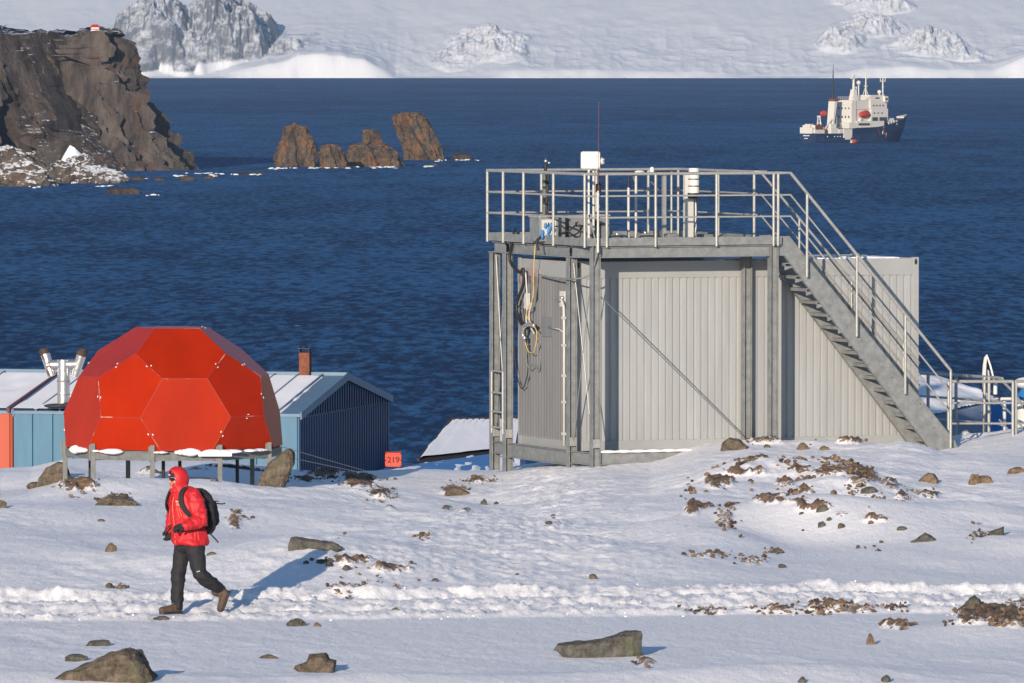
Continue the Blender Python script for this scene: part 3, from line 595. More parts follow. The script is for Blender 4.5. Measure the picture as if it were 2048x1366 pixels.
# beacon hut on the cliff
p_ = at(191, 62, DC + 22)
t_ = thing('beacon_hut', 'tiny orange and white beacon hut on top of the sea cliff', 'hut', p_)
b = MB(); b.box((-1.6, -1.2, 0), (1.6, 1.2, 1.6)); b.build('wall', M['logo_white'], t_)
b = MB(); b.hexa([(-2.2, -1.6, 1.5), (2.2, -1.6, 1.5), (2.2, 1.6, 1.5), (-2.2, 1.6, 1.5), (-1.2, -.3, 2.7), (1.2, -.3, 2.7), (1.2, .3, 2.7), (-1.2, .3, 2.7)]); b.box((-1.9, -1.3, .5), (1.9, -1.24, 1)); b.build('roof', M['ship_red'], t_)
b = MB(); [b.tube((x_, -1.2, -2.5), (x_, -1.2, .1), .18) for x_ in (-1.5, 1.5)]; b.each('stilt', M['ship_red'], t_)

# ------------------------------------------------------------------ ship
def ship():
    p_ = seaspot(1612, 285.5); t_ = thing('expedition_ship', 'blue hulled expedition ship with white decks and a red lifeboat at anchor in the bay', 'ship', p_, R(45))
    rings = []
    for s_, wd, wb, dk in [(0, 4.6, 3.0, 5.2), (2, 5.6, 4.6, 5.0), (8, 6.3, 5.8, 4.8), (26, 6.4, 6.2, 4.8), (30, 6.4, 6.2, 7.6), (50, 6.4, 6.0, 8.2), (60, 6.1, 4.6, 9.6), (68, 5.0, 2.6, 11.2), (74, 3.2, 1.0, 12.6), (79, .5, .12, 13.6)]:
        rk = max(0, s_ - 60) * .28
        rings.append([(s_, -wd, dk), (s_ - rk * .35, -wd * .93, dk * .55), (s_ - rk, -wb, .2), (s_ - rk * 1.2, -wb * .6, -2), (s_ - rk * 1.2, wb * .6, -2), (s_ - rk, wb, .2), (s_ - rk * .35, wd * .93, dk * .55), (s_, wd, dk)])
    b = MB(); b.loft(rings); h = b.build('hull', M['hull'], t_); fix_normals(h); 
    # stern lettering (too small to read): rows of white strokes
    b = MB(); rr = random.Random(3)
    for i in range(9): b.box((-.06, -2.4 + i * .52, 3.55), (.04, -2.1 + i * .52, 4.15))
    for i in range(5): b.box((-.22, -1.3 + i * .52, 2.1), (-.1, -1.0 + i * .52, 2.55))
    b.each('stern_lettering', M['logo_white'], h)
    b = MB(); [b.cbox((x_, -6.36, 3.3), (.7, .1, .5)) for x_ in (10, 15.5, 18, 20)]; b.each('scupper', M['logo_white'], h)
    b = MB(); [b.cbox((x_, -5.3 + (x_ - 60) * .09, 6.5 - k), (.7, .3, 4.5)) for k, x_ in enumerate((54, 57))]; b.each('rust_streak', M['ship_white'], h)
    W = M['ship_white']
    b = MB(); b.box((-.2, -4.4, 4.9), (1.2, 4.4, 8.2)); b.box((1.2, -5.2, 4.9), (9, 5.2, 7.0)); b.box((2, -4.5, 7), (5.5, 4.5, 9.4)); b.box((-.1, -2.6, 8.2), (3, 1.0, 10)); b.build('stern_house', W, t_, bevel=.15)
    b = MB(); b.box((1.5, -5.5, 7.2), (7.4, -5.3, 9.6)); b.cbox((9.3, -4.6, 6), (4, .6, 2.4)); b.build('deck_locker', M['rust'], t_)
    b = MB(); b.beam((9.5, -2.6, 5), (9.0, -1.6, 14), .5, .5); b.beam((9.5, 1.2, 5), (9.0, -.4, 14), .5, .5); b.cbox((9, -1, 14), (.7, 2.2, .7)); b.cbox((9.2, -1, 10.5), (.4, 3, .4)); b.build('stern_gantry', W, t_)
    b = MB(); b.box((13, -6, 4.8), (19, -1.5, 7.6)); b.box((14, -5, 7.6), (18.5, -2, 10)); b.box((19, -6.3, 4.8), (22, -4, 7.2)); b.box((11, 2, 4.8), (20, 5.4, 8.2)); b.build('winch_house', W, t_, bevel=.2)
    b = MB(); b.hexa([(17.2, -3.4, 9), (20.2, -3.4, 9), (20.2, 1.0, 9), (17.2, 1.0, 9), (19.2, -2.8, 22), (22.4, -2.8, 22), (22.4, 1.6, 22), (19.2, 1.6, 22)]); cr = b.build('funnel', W, t_, bevel=.2)
    b = MB(); b.hexa([(19.2, -2.9, 22), (22.5, -2.9, 22), (22.5, 1.7, 22), (19.2, 1.7, 22), (19.5, -2.6, 23.4), (22.8, -2.6, 23.4), (22.8, 1.5, 23.4), (19.5, 1.5, 23.4)]); b.build('funnel_cap', M['rust'], cr)
    b = MB(); b.beam((18.6, -3.6, 9.6), (21.6, -3.1, 21.5), .35, .5); b.build('funnel_stripe', M['hull'], cr)
    b = MB(); b.ball((16.2, 2.4, 15.5), (2.6, 1.3, 1.6)); b.build('port_lifeboat', M['ship_red'], t_, smooth=True)
    b = MB(); b.tube((21.5, .6, 22), (21.8, .6, 38), .55, 10, .25); b.tube((21.8, .6, 38), (21.9, .6, 42), .18, 8, .08); b.beam((25, -3, 5), (22, 0, 22), .4, .4); b.build('dark_mast', M['dark'], t_)
    b = MB(); b.beam((8, -4, 5), (17, -3, 12.5), .5, .6); b.beam((17, -3, 12.5), (19, -3, 9), .5, .5); b.build('crane_boom', W, t_)
    # superstructure
    b = MB(); b.box((27, -6.2, 7.4), (33, 6.2, 10.6)); b.box((33, -6.2, 7.8), (55, 6.2, 11.4)); b.box((29.5, -5.6, 10.6), (33.4, 5.6, 20.5)); b.box((33.4, -4.8, 11.4), (44.5, 4.8, 17.5)); b.box((33.4, -5.2, 17.5), (44, 5.2, 22.6))
    b.box((44.5, -6.2, 11.4), (58, 6.2, 18.0)); b.box((44, -6.1, 18.0), (57.2, 6.1, 22.4)); b.box((44.4, -5.6, 22.4), (56, 5.6, 25.2)); b.box((54.5, -6.9, 21.4), (57.4, 6.9, 24.6)); b.box((29.8, -5.6, 20.5), (33.4, 5.6, 22.4))
    b.build('superstructure', W, t_, bevel=.12)
    b = MB()
    for x_ in (46.5, 49, 51.5, 54): b.cbox((x_, -6.16, 19.6), (.9, .3, .8))
    for x_ in (47, 50, 53): b.cbox((x_, -6.26, 15.6), (1.0, .3, .6))
    b.cbox((39, -6.24, 9.6), (9, .2, 1.2)); b.cbox((47.5, -6.26, 12.4), (4.2, .3, 1.9)); b.cbox((54, -6.26, 12.4), (6, .3, 1.9)); b.cbox((55.9, -6.95, 23), (1.4, .3, 1.2)); b.cbox((50, -5.66, 23.6), (3, .3, .7))
    for k in range(4): b.cbox((29.45, -3.8 + k * 2.4, 18.2), (.3, .7, .9)); b.cbox((29.45, -3.8 + k * 2.4, 13.6), (.3, .8, 1.2))
    b.cbox((33.3, -5.9, 9), (.5, .5, 2)); b.each('window', M['ship_grey'], t_)
    b = MB(); [b.hexa([(x_, -6.3, 7.8), (x_ + 1.6, -6.3, 7.8), (x_ + 1.6, -5, 7.8), (x_, -5, 7.8), (x_ + 1, -6.3, 13), (x_ + 2, -6.3, 13), (x_ + 2, -5, 13), (x_ + 1, -5, 13)]) for x_ in (35, 43)]; b.each('davit', W, t_)
    b = MB(); b.ball((39.4, -6.1, 14.9), (4.3, 1.5, 1.8)); lb = b.build('lifeboat', M['ship_red'], t_, smooth=True)
    b = MB(); b.ball((40.5, -6.1, 16.3), (2.2, 1.0, .8)); b.build('canopy', M['ship_red'], lb, smooth=True)
    b = MB(); b.hexa([(35.2, -1.6, 22.6), (39, -1.6, 22.6), (39, 1.6, 22.6), (35.2, 1.6, 22.6), (36.2, -1.1, 28.2), (38.6, -1.1, 28.2), (38.6, 1.1, 28.2), (36.2, 1.1, 28.2)]); b.tube((37.3, 0, 28), (37.3, 0, 34.5), .75, 10, .5); b.cbox((37.3, 0, 34.4), (3.6, 1.2, .9)); b.cbox((37.3, 0, 35.6), (1.6, 1, 1.0)); b.build('main_mast', W, t_)
    b = MB(); b.tube((41.3, 0, 22.6), (41.3, 0, 31), .35); b.ball((41.3, 0, 31.8), 1.2); b.ball((40, 1, 29), .9); b.build('radar_mast', W, t_)
    b = MB(); b.tube((47, 0, 25), (47, 0, 37.2), .45, 10, .3); b.beam((44.6, 0, 25), (47, 0, 30), .3, .3); b.beam((49, 0, 25), (47, 0, 29), .3, .3); b.cbox((47, 0, 30), (2.6, .4, .5)); b.cbox((47.6, 0, 34.2), (1.6, .4, .7)); b.build('signal_mast', W, t_)
    b = MB(); b.tube((57.2, -3, 24), (57.2, -3, 34), .45, 10, .35); [b.tube((57.2 + k, -3, 32.4), (57.2 + k * 1.2, -3, 35.4), .2) for k in (-1.8, 0, 1.8)]; b.cbox((57.2, -3, 32.6), (4, .5, .6)); b.cbox((57.4, -3, 29.5), (1.2, .5, .5)); b.build('fore_mast', W, t_)
    b = MB(); b.ball((54, -3.5, 26.8), 1.15); b.tube((54, -3.5, 25), (54, -3.5, 26), .5); b.build('satellite_dome', W, t_, smooth=True)
    b = MB(); [b.cbox((x_, y_, 23.2), (.12, .12, 2.0)) for x_ in np.arange(30, 57, 1.6) for y_ in (-5.5, 5.5)]; [b.beam((29.8, y_, z_), (57, y_, z_), .12, .16) for y_ in (-5.5, 5.5) for z_ in (23.6, 24.3)]; b.build('railing', W, t_)
    b = MB(); b.hexa([(74.5, -2.6, 12.5), (79, -.5, 13.4), (79, .5, 13.4), (74.5, 2.6, 12.5), (74.5, -2.7, 13.6), (79.4, -.6, 14.6), (79.4, .6, 14.6), (74.5, 2.7, 13.6)]); b.build('bow_cap', W, t_)
    b = MB(); b.cbox((62, -2, 11.5), (5, 5, 2.4)); b.build('hatch_cover', W, t_)
    b = MB(); [b.box((x_, -5.5 + (x_ - 58) * .04, 9.2), (x_ + .9, -5.3 + (x_ - 58) * .04, 11.6)) for x_ in (59, 61.3, 63.5, 65.5)]; b.each('bulwark_panel', W, t_)
    b = MB(); b.box((22.5, -6.7, 2.6), (29, -5.6, 7.2)); b.hexa([(24, -6.8, 1.6), (27.6, -6.8, 1.6), (27.6, -6.2, 1.6), (24, -6.2, 1.6), (22, -6.8, 5), (29, -6.8, 5), (29, -6.2, 5), (22, -6.2, 5)]); b.build('boarding_platform', W, t_)
    b = MB(); b.beam((53.5, -6.2, 8.2), (56.5, -6.3, 2.2), .5, .4); b.beam((50, -6.2, 8), (51.4, -6.4, 3.4), .2, .2); b.build('gangway', M['rust'], t_)
    p_ = seaspot(1708, 286.5); z_ = thing('inflatable_boat', 'small red inflatable boat alongside the blue hull of the ship', 'boat', p_, R(45))
    b = MB(); b.tube((-1.8, -.9, .7), (1.6, -.9, .8), .55, 12); b.tube((-1.8, .9, .7), (1.6, .9, .8), .55, 12); b.tube((1.6, -.9, .8), (2.8, 0, 1.2), .55, 12, .4); b.tube((1.6, .9, .8), (2.8, 0, 1.2), .55, 12, .4); b.build('tube', M['ship_red'], z_, smooth=True)
    b = MB(); b.cap((-.8, 0, .9), (-.8, 0, 1.9), .5, .45); b.cap((.8, 0, .9), (.8, 0, 1.8), .5, .4); b.build('passengers_gear', M['ship_red'], z_, smooth=True); b = MB(); b.cbox((-2.1, 0, 1.0), (.7, .7, 1.5)); b.build('motor', M['ship_white'], z_)
ship()
# ------------------------------------------------------------------ cabin container
TH = R(22)
C0 = Vector((1.03, 122.5, 0.0))
def cab(u, v, z): return Vector((C0.x + u * math.cos(TH) - v * math.sin(TH), C0.y + u * math.sin(TH) + v * math.cos(TH), z))
LU, LV, Z0, Z1 = 6.2, 2.5, .02, 3.12
t_ = thing('cabin_container', 'long grey corrugated cabin container behind the steel stairs', 'container', C0, TH)
def corrug(mb, a, b, z0, z1, outward, period=.125, dep=.02, flat=.62, slope=.09):
    """vertical trapezoid ribs from a to b (2d), outward = direction of the ribs"""
    a, b = Vector(a), Vector(b); Lt = (b - a).length; d = (b - a) / Lt; o_ = Vector(outward); n = int(round(Lt / period)); pr = Lt / n; pts = []
    for i in range(n):
        s0 = i * pr
        for f_, e in ((0, 0), (slope, 1), (slope + flat, 1), (2 * slope + flat, 0)): pts.append(a + d * (s0 + f_ * pr) + o_ * dep * e)
    pts.append(b); k = len(pts)
    mb.add([(p.x, p.y, z0) for p in pts] + [(p.x, p.y, z1) for p in pts], [(i, i + 1, k + i + 1, k + i) for i in range(k - 1)])
b = MB(); corrug(b, (.12, .03), (LU - .12, .03), Z0 + .16, Z1 - .28, (0, -1), .126, .022); b.build('side_wall', M['panel'], t_)
b = MB(); corrug(b, (.03, LV - .12), (.03, .12), Z0 + .16, Z1 - .28, (-1, 0), .118, .05, .42, .04); b.build('end_wall', M['panel_end_shade'], t_)
b = MB(); b.box((.03, LV - .03, Z0 + .1), (LU - .03, LV - .02, Z1 - .1)); b.box((LU - .03, .05, Z0 + .1), (LU - .02, LV - .05, Z1 - .1)); b.build('rear_wall', M['panel'], t_)
b = MB()
b.box((.12, 0, Z1 - .28), (LU - .12, .1, Z1)); b.box((.12, 0, Z0), (LU - .12, .1, Z0 + .16)); b.box((0, .12, Z1 - .28), (.1, LV - .12, Z1)); b.box((0, .12, Z0), (.1, LV - .12, Z0 + .18))
b.box((.12, LV - .1, Z1 - .2), (LU - .12, LV, Z1)); b.box((LU - .1, .12, Z1 - .28), (LU, LV - .12, Z1)); b.box((LU - .1, .12, Z0), (LU, LV - .12, Z0 + .16))
b.build('frame', M['frame_paint'], t_, bevel=.008)
for x_ in (0, LU - .12):
    for y_ in (0, LV - .12):
        b = MB(); b.box((x_, y_, Z0 - .01), (x_ + .12, y_ + .12, Z1 + .015)); c_ = b.build('corner_post', M['frame_paint'], t_, bevel=.012)
        if y_ == 0: b = MB(); b.ball((x_ + (.06 if x_ else .06), -.002, Z1 - .06), (.026, .006, .05), 12, 8); b.build('lifting_hole', M['dark'], c_, smooth=True)
b = MB(); b.box((.05, .05, Z1 - .04), (LU - .05, LV - .05, Z1 - .01)); b.build('roof', M['frame_paint'], t_)
b = MB(); rnd = random.Random(2)
for i in range(34): b.ball((rnd.uniform(2.5, 5.9), rnd.uniform(.1, .7), Z1), (rnd.uniform(.05, .22), .12, rnd.uniform(.01, .028)), 8, 5)
b.build('roof_snow', M['roof_snow'], t_, smooth=True)
b = MB(); [b.cbox((-.012, y_, z_), (.03, .22, .26)) for y_, z_ in ((2.05, 2.42), (.5, 2.50))]; jb = b.each('junction_box', M['whitemet'], t_, bevel=.006)[1]
b = MB(); b.tube((-.02, .56, 2.5), (-.08, .56, 2.5), .045); b.tube((-.02, .42, 2.52), (-.08, .42, 2.52), .03); b.build('cable_gland', M['silver'], jb, smooth=True)
b = MB(); b.box((-.03, .9, 1.86), (.0, 1.35, 2.18)); b.build('cover_plate', M['panel_end_shade'], t_)
b = MB(); b.path([(-.09, .48, 2.5), (-.1, .32, 2.48), (-.1, .24, 2.38), (-.1, .22, 2.0), (-.1, .22, .1)], .022); b.path([(-.06, 1.0, 2.02), (-.07, .5, 2.0), (-.08, .3, 1.96), (-.1, .25, 1.8)], .014); cd_ = b.build('conduit', M['whitemet'], t_, smooth=True)
b = MB(); [b.cbox((-.09, .22, z_), (.06, .16, .04)) for z_ in (2.2, 1.75, 1.25, .82, .3)]; b.each('pipe_clamp', M['whitemet'], cd_)
b = MB(); b.box((-.02, 1.5, 2.72), (.0, 2.45, 2.96)); b.build('faded_sticker', mat('faded_sticker', (.30, .235, .235), .7, var=.15, vscale=9), t_)

# cables hanging on the end wall
def cable(name, pts, r, m, lab):
    b = MB(); b.curve([cab(*p) for p in pts], r, 8); o = b.build(name, M[m] if isinstance(m, str) else m, smooth=True); return tag(o, lab, 'cable', 'cables hanging on the end of the cabin')
cable('cable', [(-.12, 2.3, 3.6), (-.2, 2.2, 3.5), (-.2, 2.35, 3.1), (-.18, 2.0, 2.9), (-.16, 1.85, 2.95), (-.14, 1.9, 2.7), (-.14, 2.2, 2.35), (-.14, 2.0, 2.05), (-.14, 1.6, 2.0), (-.14, 1.35, 2.03)], .026, 'dark', 'thick black corrugated cable hanging from the deck edge to the grey hose end')
cable('hose', [(-.16, 1.35, 2.03), (-.2, 1.5, 2.05), (-.22, 1.68, 2.0), (-.2, 1.78, 1.88), (-.18, 1.72, 1.80)], .036, 'silver', 'short grey flexible hose curling at the end of the black cable')
cable('cable', [(-.1, 2.05, 2.4), (-.1, 2.3, 2.2), (-.1, 2.38, 1.5), (-.1, 2.2, .86 + .2), (-.1, 2.0, .98), (-.1, 1.8, 1.3), (-.1, 1.9, 1.9), (-.1, 2.0, 2.3)], .009, 'dark', 'thin black cable in a long loop down the left of the end wall')
cable('cable', [(-.16, 1.75, 2.9), (-.15, 1.7, 2.4), (-.15, 1.75, 2.1), (-.15, 1.55, 2.0), (-.15, 1.4, 1.9)], .012, 'whitemet', 'white cable running down to the grey hose on the end wall')
cable('cable', [(-.16, 1.35, 2.9), (-.15, 1.45, 2.5), (-.16, 1.6, 2.2), (-.15, 1.5, 1.95)], .014, mat('pink_cable', (.5, .4, .33), .6), 'pale pink cable running down to the grey hose on the end wall')
cable('cable', [(-.14, 1.3, 3.55), (-.2, 1.25, 3.3), (-.2, 1.3, 2.9), (-.17, 1.4, 2.5), (-.17, 1.7, 2.2), (-.17, 1.25, 1.95), (-.17, 1.35, 1.62), (-.17, 1.6, 1.6), (-.17, 1.75, 1.75)], .008, 'yellow', 'thin yellow cable looping from the deck to the hose end')
cable('cable', [(-.12, 1.75, 1.72), (-.13, 1.78, 1.45), (-.13, 1.65, 1.3), (-.13, 1.5, 1.4), (-.13, 1.35, 1.3), (-.13, 1.3, 1.55), (-.13, 1.3, 1.8)], .007, 'galv', 'thin grey cable hanging in two loops below the hose end')
cable('cable', [(-.05, -.72, 3.9), (-.04, -.95, 3.5), (-.02, -.97, 3.3), (-.06, -.8, 2.95), (-.2, -.5, 2.86), (-.2, .2, 2.84), (-.15, 1.2, 2.88)], .014, 'galv', 'white cable running down the outside of the near corner post')
cable('cable', [(-.1, 1.2, .02), (-.12, 1.1, -.15), (-.12, .95, -.14)], .01, 'dark', 'small black cable loop hanging below the base beam')

# ------------------------------------------------------------------ steel platform with stairs
pf = thing('steel_platform', 'galvanised steel platform with railings and a long staircase round the cabin container', 'platform', C0, TH)
def hbeam(mb, u, v, z0, z1, w_=.14, h_=.14, tf=.012, across=False):
    """upright H section; flanges face +-u"""
    if not across:
        mb.box((u - h_ / 2, v - w_ / 2, z0), (u - h_ / 2 + tf, v + w_ / 2, z1)); mb.box((u + h_ / 2 - tf, v - w_ / 2, z0), (u + h_ / 2, v + w_ / 2, z1)); mb.box((u - h_ / 2 + tf, v - tf / 2, z0), (u + h_ / 2 - tf, v + tf / 2, z1))
    return mb
FV, BV = -.85, 3.2            # front and back line of posts
ZD = 3.49
POSTS = [(0, FV), (-.11, -.12), (-.13, 2.62), (-.13, BV), (3.01, -.12), (3.16, FV), (3.16, BV), (1.5, BV)]
for i, (u, v) in enumerate(POSTS):
    z0 = -.45; b = hbeam(MB(), u, v, z0, 3.42 if v in (FV,) else 3.20); po = b.build('post', M['galv'], pf)
    b = MB(); b.box((u - .09, v - .09, 3.2 if v != FV else 3.42), (u + .09, v + .09, 3.215 if v != FV else 3.435)); b.build('end_plate', M['galv'], po)
    if i in (0, 1, 2, 3):
        b = MB(); b.box((u - .058, v - .075, .12), (u + .058, v - .068, .26)); [b.tube((u + dx, v - .076, z_), (u + dx, v - .086, z_), .012, 8) for dx in (-.035, .035) for z_ in (.15, .23)]; b.build('splice_plate', M['galv_tube'], po)
def ibeam(mb, p, q, hgt=.18, wd=.1, tf=.012):
    p, q = Vector(p), Vector(q); d = (q - p).normalized(); s_ = d.cross(Vector((0, 0, 1))).normalized()
    up = Vector((0, 0, hgt / 2 - tf / 2)); mb.beam(p + up, q + up, wd, tf); mb.beam(p - up, q - up, wd, tf); mb.beam(p, q, tf, hgt - 2 * tf); return mb
def bm_(name, p, q, **k): b = MB(); ibeam(b, p, q, **k); return b.build(name, M['galv'], pf)
bm_('edge_beam', (.075, FV, 3.295), (3.085, FV, 3.295)); bm_('edge_beam', (-.01, FV + .08, 3.29), (-.125, -.2, 3.29)); bm_('edge_beam', (-.12, -.04, 3.29), (-.13, 2.54, 3.29)); bm_('edge_beam', (-.13, 2.7, 3.29), (-.13, BV, 3.29))
bm_('edge_beam', (-.05, BV, 3.29), (3.1, BV, 3.29)); bm_('edge_beam', (3.16, FV + .1, 3.29), (3.16, BV, 3.29)); bm_('cross_beam', (1.5, FV + .08, 3.3), (1.5, BV, 3.3), hgt=.14)
for v in (0.2, 1.2, 2.2): bm_('cross_beam', (-.05, v, 3.32), (3.1, v, 3.32), hgt=.12)
bm_('base_beam', (.09, FV, -.06), (3.1, FV, -.06), hgt=.2); bm_('base_beam', (-.04, FV + .08, -.06), (-.12, -.2, -.06), hgt=.2); bm_('base_beam', (-.13, -.03, -.08), (-.13, 2.54, -.08), hgt=.24); bm_('base_beam', (-.13, 2.7, -.06), (-.13, BV - .07, -.06), hgt=.2)
b = MB()
for i in range(60): u = .15 + i * .03; b.ball((u, FV - .01, .05), (.09, .05, .024 + .006 * math.sin(i * .7)), 8, 5)
b.build('beam_snow', M['roof_snow'], pf, smooth=True)
# kick plates and grating deck
b = MB(); b.box((-.22, FV - .10, 3.40), (3.27, FV - .088, 3.53)); b.box((-.232, FV - .10, 3.40), (-.22, BV + .1, 3.53)); b.box((-.22, BV + .09, 3.40), (3.27, BV + .102, 3.53)); b.box((3.262, .12, 3.40), (3.274, BV + .09, 3.53)); b.build('kick_plate', M['galv'], pf)
b = MB(); [b.box((u, FV - .08, 3.405), (u + .008, BV + .08, 3.44)) for u in np.arange(-.21, 3.25, .05)]; [b.box((-.21, v, 3.405), (3.25, v + .006, 3.43)) for v in np.arange(FV, BV, .12)]; b.build('deck_grating', M['galv'], pf)
ZR = 4.57
rail_u = dict(top=.027, mid=.018)
def railpost(p, top=ZR, z0=3.38, r=.024): b = MB(); b.tube((p[0], p[1], z0), (p[0], p[1], top), r, 12); return b.build('rail_post', M['galv_tube'], gr, smooth='auto')
gr = tag(MB().curve([(-.23, BV + .08, ZR), (-.23, FV - .04, ZR)], .027, 12).path([(-.23, FV - .115, ZR), (3.2, FV - .115, ZR), (3.42, FV - .115, ZR), (6.33, FV - .115, 1.28)], .026, 12).path([(-.23, BV + .08, ZR), (3.25, BV + .08, ZR), (3.25, .05, ZR), (3.42, -.02, ZR)], .024, 12).build('guard_rail', M['galv_tube'], pf, smooth='auto'))
b = MB()
for dz in (.36, .71):
    b.path([(-.23, BV + .08, ZR - dz), (-.23, FV - .115, ZR - dz), (3.42, FV - .115, ZR - dz), (6.33, FV - .115, 1.28 - dz)], .016, 10); b.path([(-.23, BV + .08, ZR - dz), (3.25, BV + .08, ZR - dz), (3.25, .02, ZR - dz)], .016, 10)
b.build('middle_rail', M['galv_tube'], gr, smooth='auto')
for p in [(-.23, FV - .115), (.16, FV - .115), (1.02, FV - .115), (2.1, FV - .115), (3.12, FV - .115), (3.20, FV - .115), (-.24, .35), (-.24, 1.65), (-.24, 2.55), (-.23, BV + .08), (.75, BV + .09), (1.75, BV + .09), (2.7, BV + .09), (3.25, BV + .09), (3.25, 1.6), (3.25, .12)]: railpost(p)
# staircase
st = MB()
SA, SB = Vector((3.24, 0, 3.40)), Vector((6.33, 0, .02)); sdir = (SB - SA).normalized(); sn = Vector((-sdir.z, 0, sdir.x)); 
def stringer(v, tk=.012):
    mb = MB(); w_ = .15
    up = Vector((sdir.z, 0, -sdir.x)) * -1
    if up.z < 0: up = -up
    # plate: horizontal stub at the top, sloped body, vertical cut foot
    P = [Vector((3.24, 0, 3.53)), Vector((3.44, 0, 3.53)), SB + up * w_ + sdir * .02, SB + Vector((.28, 0, -.25)), SB + Vector((-.10, 0, -.32)), Vector((3.36, 0, 3.21)), Vector((3.24, 0, 3.21))]
    k = len(P); mb.add([(p.x, v, p.z) for p in P] + [(p.x, v + tk, p.z) for p in P], [tuple(range(k)), tuple(range(2 * k - 1, k - 1, -1))] + [(i, k + i, k + (i + 1) % k, (i + 1) % k) for i in range(k)])
    for a, c in ((1, 2), (5, 4)):
        p, q = P[a], P[c]; mb.beam((p.x, v + .03, p.z), (q.x, v + .03, q.z), .06, .01, up=up)
    return mb, up
mb, up_ = stringer(FV - .02); s1 = mb.build('staircase', M['galv'], pf); fix_normals(s1)
mb, _ = stringer(-.12); s2 = mb.build('far_stringer', M['galv'], s1); fix_normals(s2)
b = MB(); NT = 16
for i in range(NT):
    f_ = (i + .6) / NT; c = SA.lerp(SB, f_)
    u0 = c.x - .06; z_ = c.z + .02
    tb = MB(); tb.box((u0 - .12, FV - .005, z_ - .006), (u0 + .13, -.125, z_ + .006)); tb.box((u0 + .118, FV - .005, z_ - .045), (u0 + .13, -.125, z_ - .006)); tb.box((u0 - .12, FV - .005, z_ - .045), (u0 - .108, -.125, z_ - .006)); tb.hexa([(u0 - .118, FV - .004, z_ - .11), (u0 - .112, FV - .004, z_ - .11), (u0 - .112, FV + .02, z_ - .11), (u0 - .118, FV + .02, z_ - .11), (u0 - .118, FV - .004, z_ - .045), (u0 + .1, FV - .004, z_ - .045), (u0 + .1, FV + .02, z_ - .045), (u0 - .118, FV + .02, z_ - .045)])
    tb.build('tread', M['galv'], s1)
    b.tube((c.x + .01, FV - .02, c.z + .02), (c.x + .01, FV - .03, c.z + .02), .013, 8); b.tube((c.x + .14, FV - .02, c.z - .0), (c.x + .14, FV - .03, c.z), .013, 8)
b.build('bolts', M['silver'], s1)
for u, zt in [(3.72, None), (4.62, None), (5.5, None), (6.33, 1.28)]:
    f_ = (u - 3.42) / (6.33 - 3.42); zt = ZR + (1.28 - ZR) * f_; zb = SA.z + (SB.z - SA.z) * (u - SA.x) / (SB.x - SA.x)
    b = MB(); b.tube((u, FV - .115, zb - .02), (u, FV - .115, zt), .023, 12); b.build('rail_post', M['galv_tube'], s1, smooth='auto')
b = MB(); Zo = 0
for dz, r in ((0, .022), (.36, .014), (.71, .014)):
    b.path([(3.3, -.03, ZR - dz), (6.2, -.03, 1.36 - dz)], r, 10)
fr = b.build('far_handrail', M['galv_tube'], s1, smooth='auto')
for u in (4.0, 4.95, 5.9):
    f_ = (u - 3.3) / 2.9; zt = ZR + (1.36 - ZR) * f_; zb = SA.z + (SB.z - SA.z) * (u - SA.x) / (SB.x - SA.x)
    b = MB(); b.tube((u, -.03, zb), (u, -.03, zt), .02, 10); b.build('rail_post', M['galv_tube'], fr, smooth='auto')
# bracing wires and ladder
def brace(p, q, r=.008): b = MB(); b.tube(p, q, r, 8); return b.build('brace_wire', M['wire'], pf, smooth='auto')
brace((.06, FV + .02, 2.62), (2.86, FV + .3, .14), .009); brace((-.02, FV + .06, 3.1), (-.11, -.2, .2)); brace((-.02, FV + .06, .2), (-.11, -.2, 3.1)); brace((-.14, 2.7, 3.15), (-.14, 3.12, .3)); brace((-.14, 3.12, 3.15), (-.14, 2.7, .3))
b = MB(); [b.path([(-.2, v, 1.22), (-.2, v, .18)], .022, 10) for v in (2.66, 3.16)]; [b.path([(-.2, 2.66, z_), (-.2, 3.16, z_)], .018, 10) for z_ in (1.22, .86, .54, .28)]; b.build('ladder', M['galv_tube'], pf, smooth='auto')
b = MB()
for k in range(5): b.cbox((3.16 - k * .01 - 2.2, FV - .1, 3.46), (.001, .001, .001))
for u in (1.02, 2.1, .16, 3.12): [b.tube((u + dx, FV - .101, 3.465), (u + dx, FV - .113, 3.465), .014, 8) for dx in (-.07, .07)]
b.build('bracket_bolts', M['silver'], pf)

# ------------------------------------------------------------------ instruments on the platform
def inst(name, label, cat, u, v, z=3.44, rz=0): return thing(name, label, cat, cab(u, v, z), TH + rz)
def px_u(px, v):         # position along the deck for a picture column
    k = (px - 1024) / F; return (k * (C0.y + v * math.cos(TH)) - C0.x + v * math.sin(TH)) / (math.cos(TH) - k * math.sin(TH))
t_ = inst('sensor_mast', 'dark wrapped sensor mast with a black and silver head left on the deck', 'mast', px_u(1091, 1.9), 1.9)
b = MB(); b.box((-.04, -.04, 0), (.04, .04, 1.1)); b.build('post', M['galv'], t_); b = MB(); [b.box((-.05, -.06, z_), (.05, .0, z_ + h_)) for z_, h_ in ((.3, .05), (.62, .08), (.85, .03))]; b.tube((-.035, -.05, .1), (.03, -.055, 1.12), .018); b.tube((.03, -.05, .1), (-.02, -.055, 1.12), .014); b.build('cable_wrap', M['dark'], t_)
b = MB(); b.tube((0, 0, 1.1), (0, 0, 1.26), .028); b.tube((-.05, 0, 1.2), (.05, 0, 1.24), .02); b.build('sensor_head', M['dark'], t_, smooth='auto'); b = MB(); b.ball((0, -.01, 1.3), .028); b.ball((.055, -.02, 1.27), .022); b.tube((0, 0, 1.28), (0, 0, 1.34), .012); b.build('lens', M['silver'], t_, smooth=True)
t_ = inst('short_probe', 'short white probe on a thin dark rod right of the sensor mast', 'probe', px_u(1107, 2.6), 2.6)
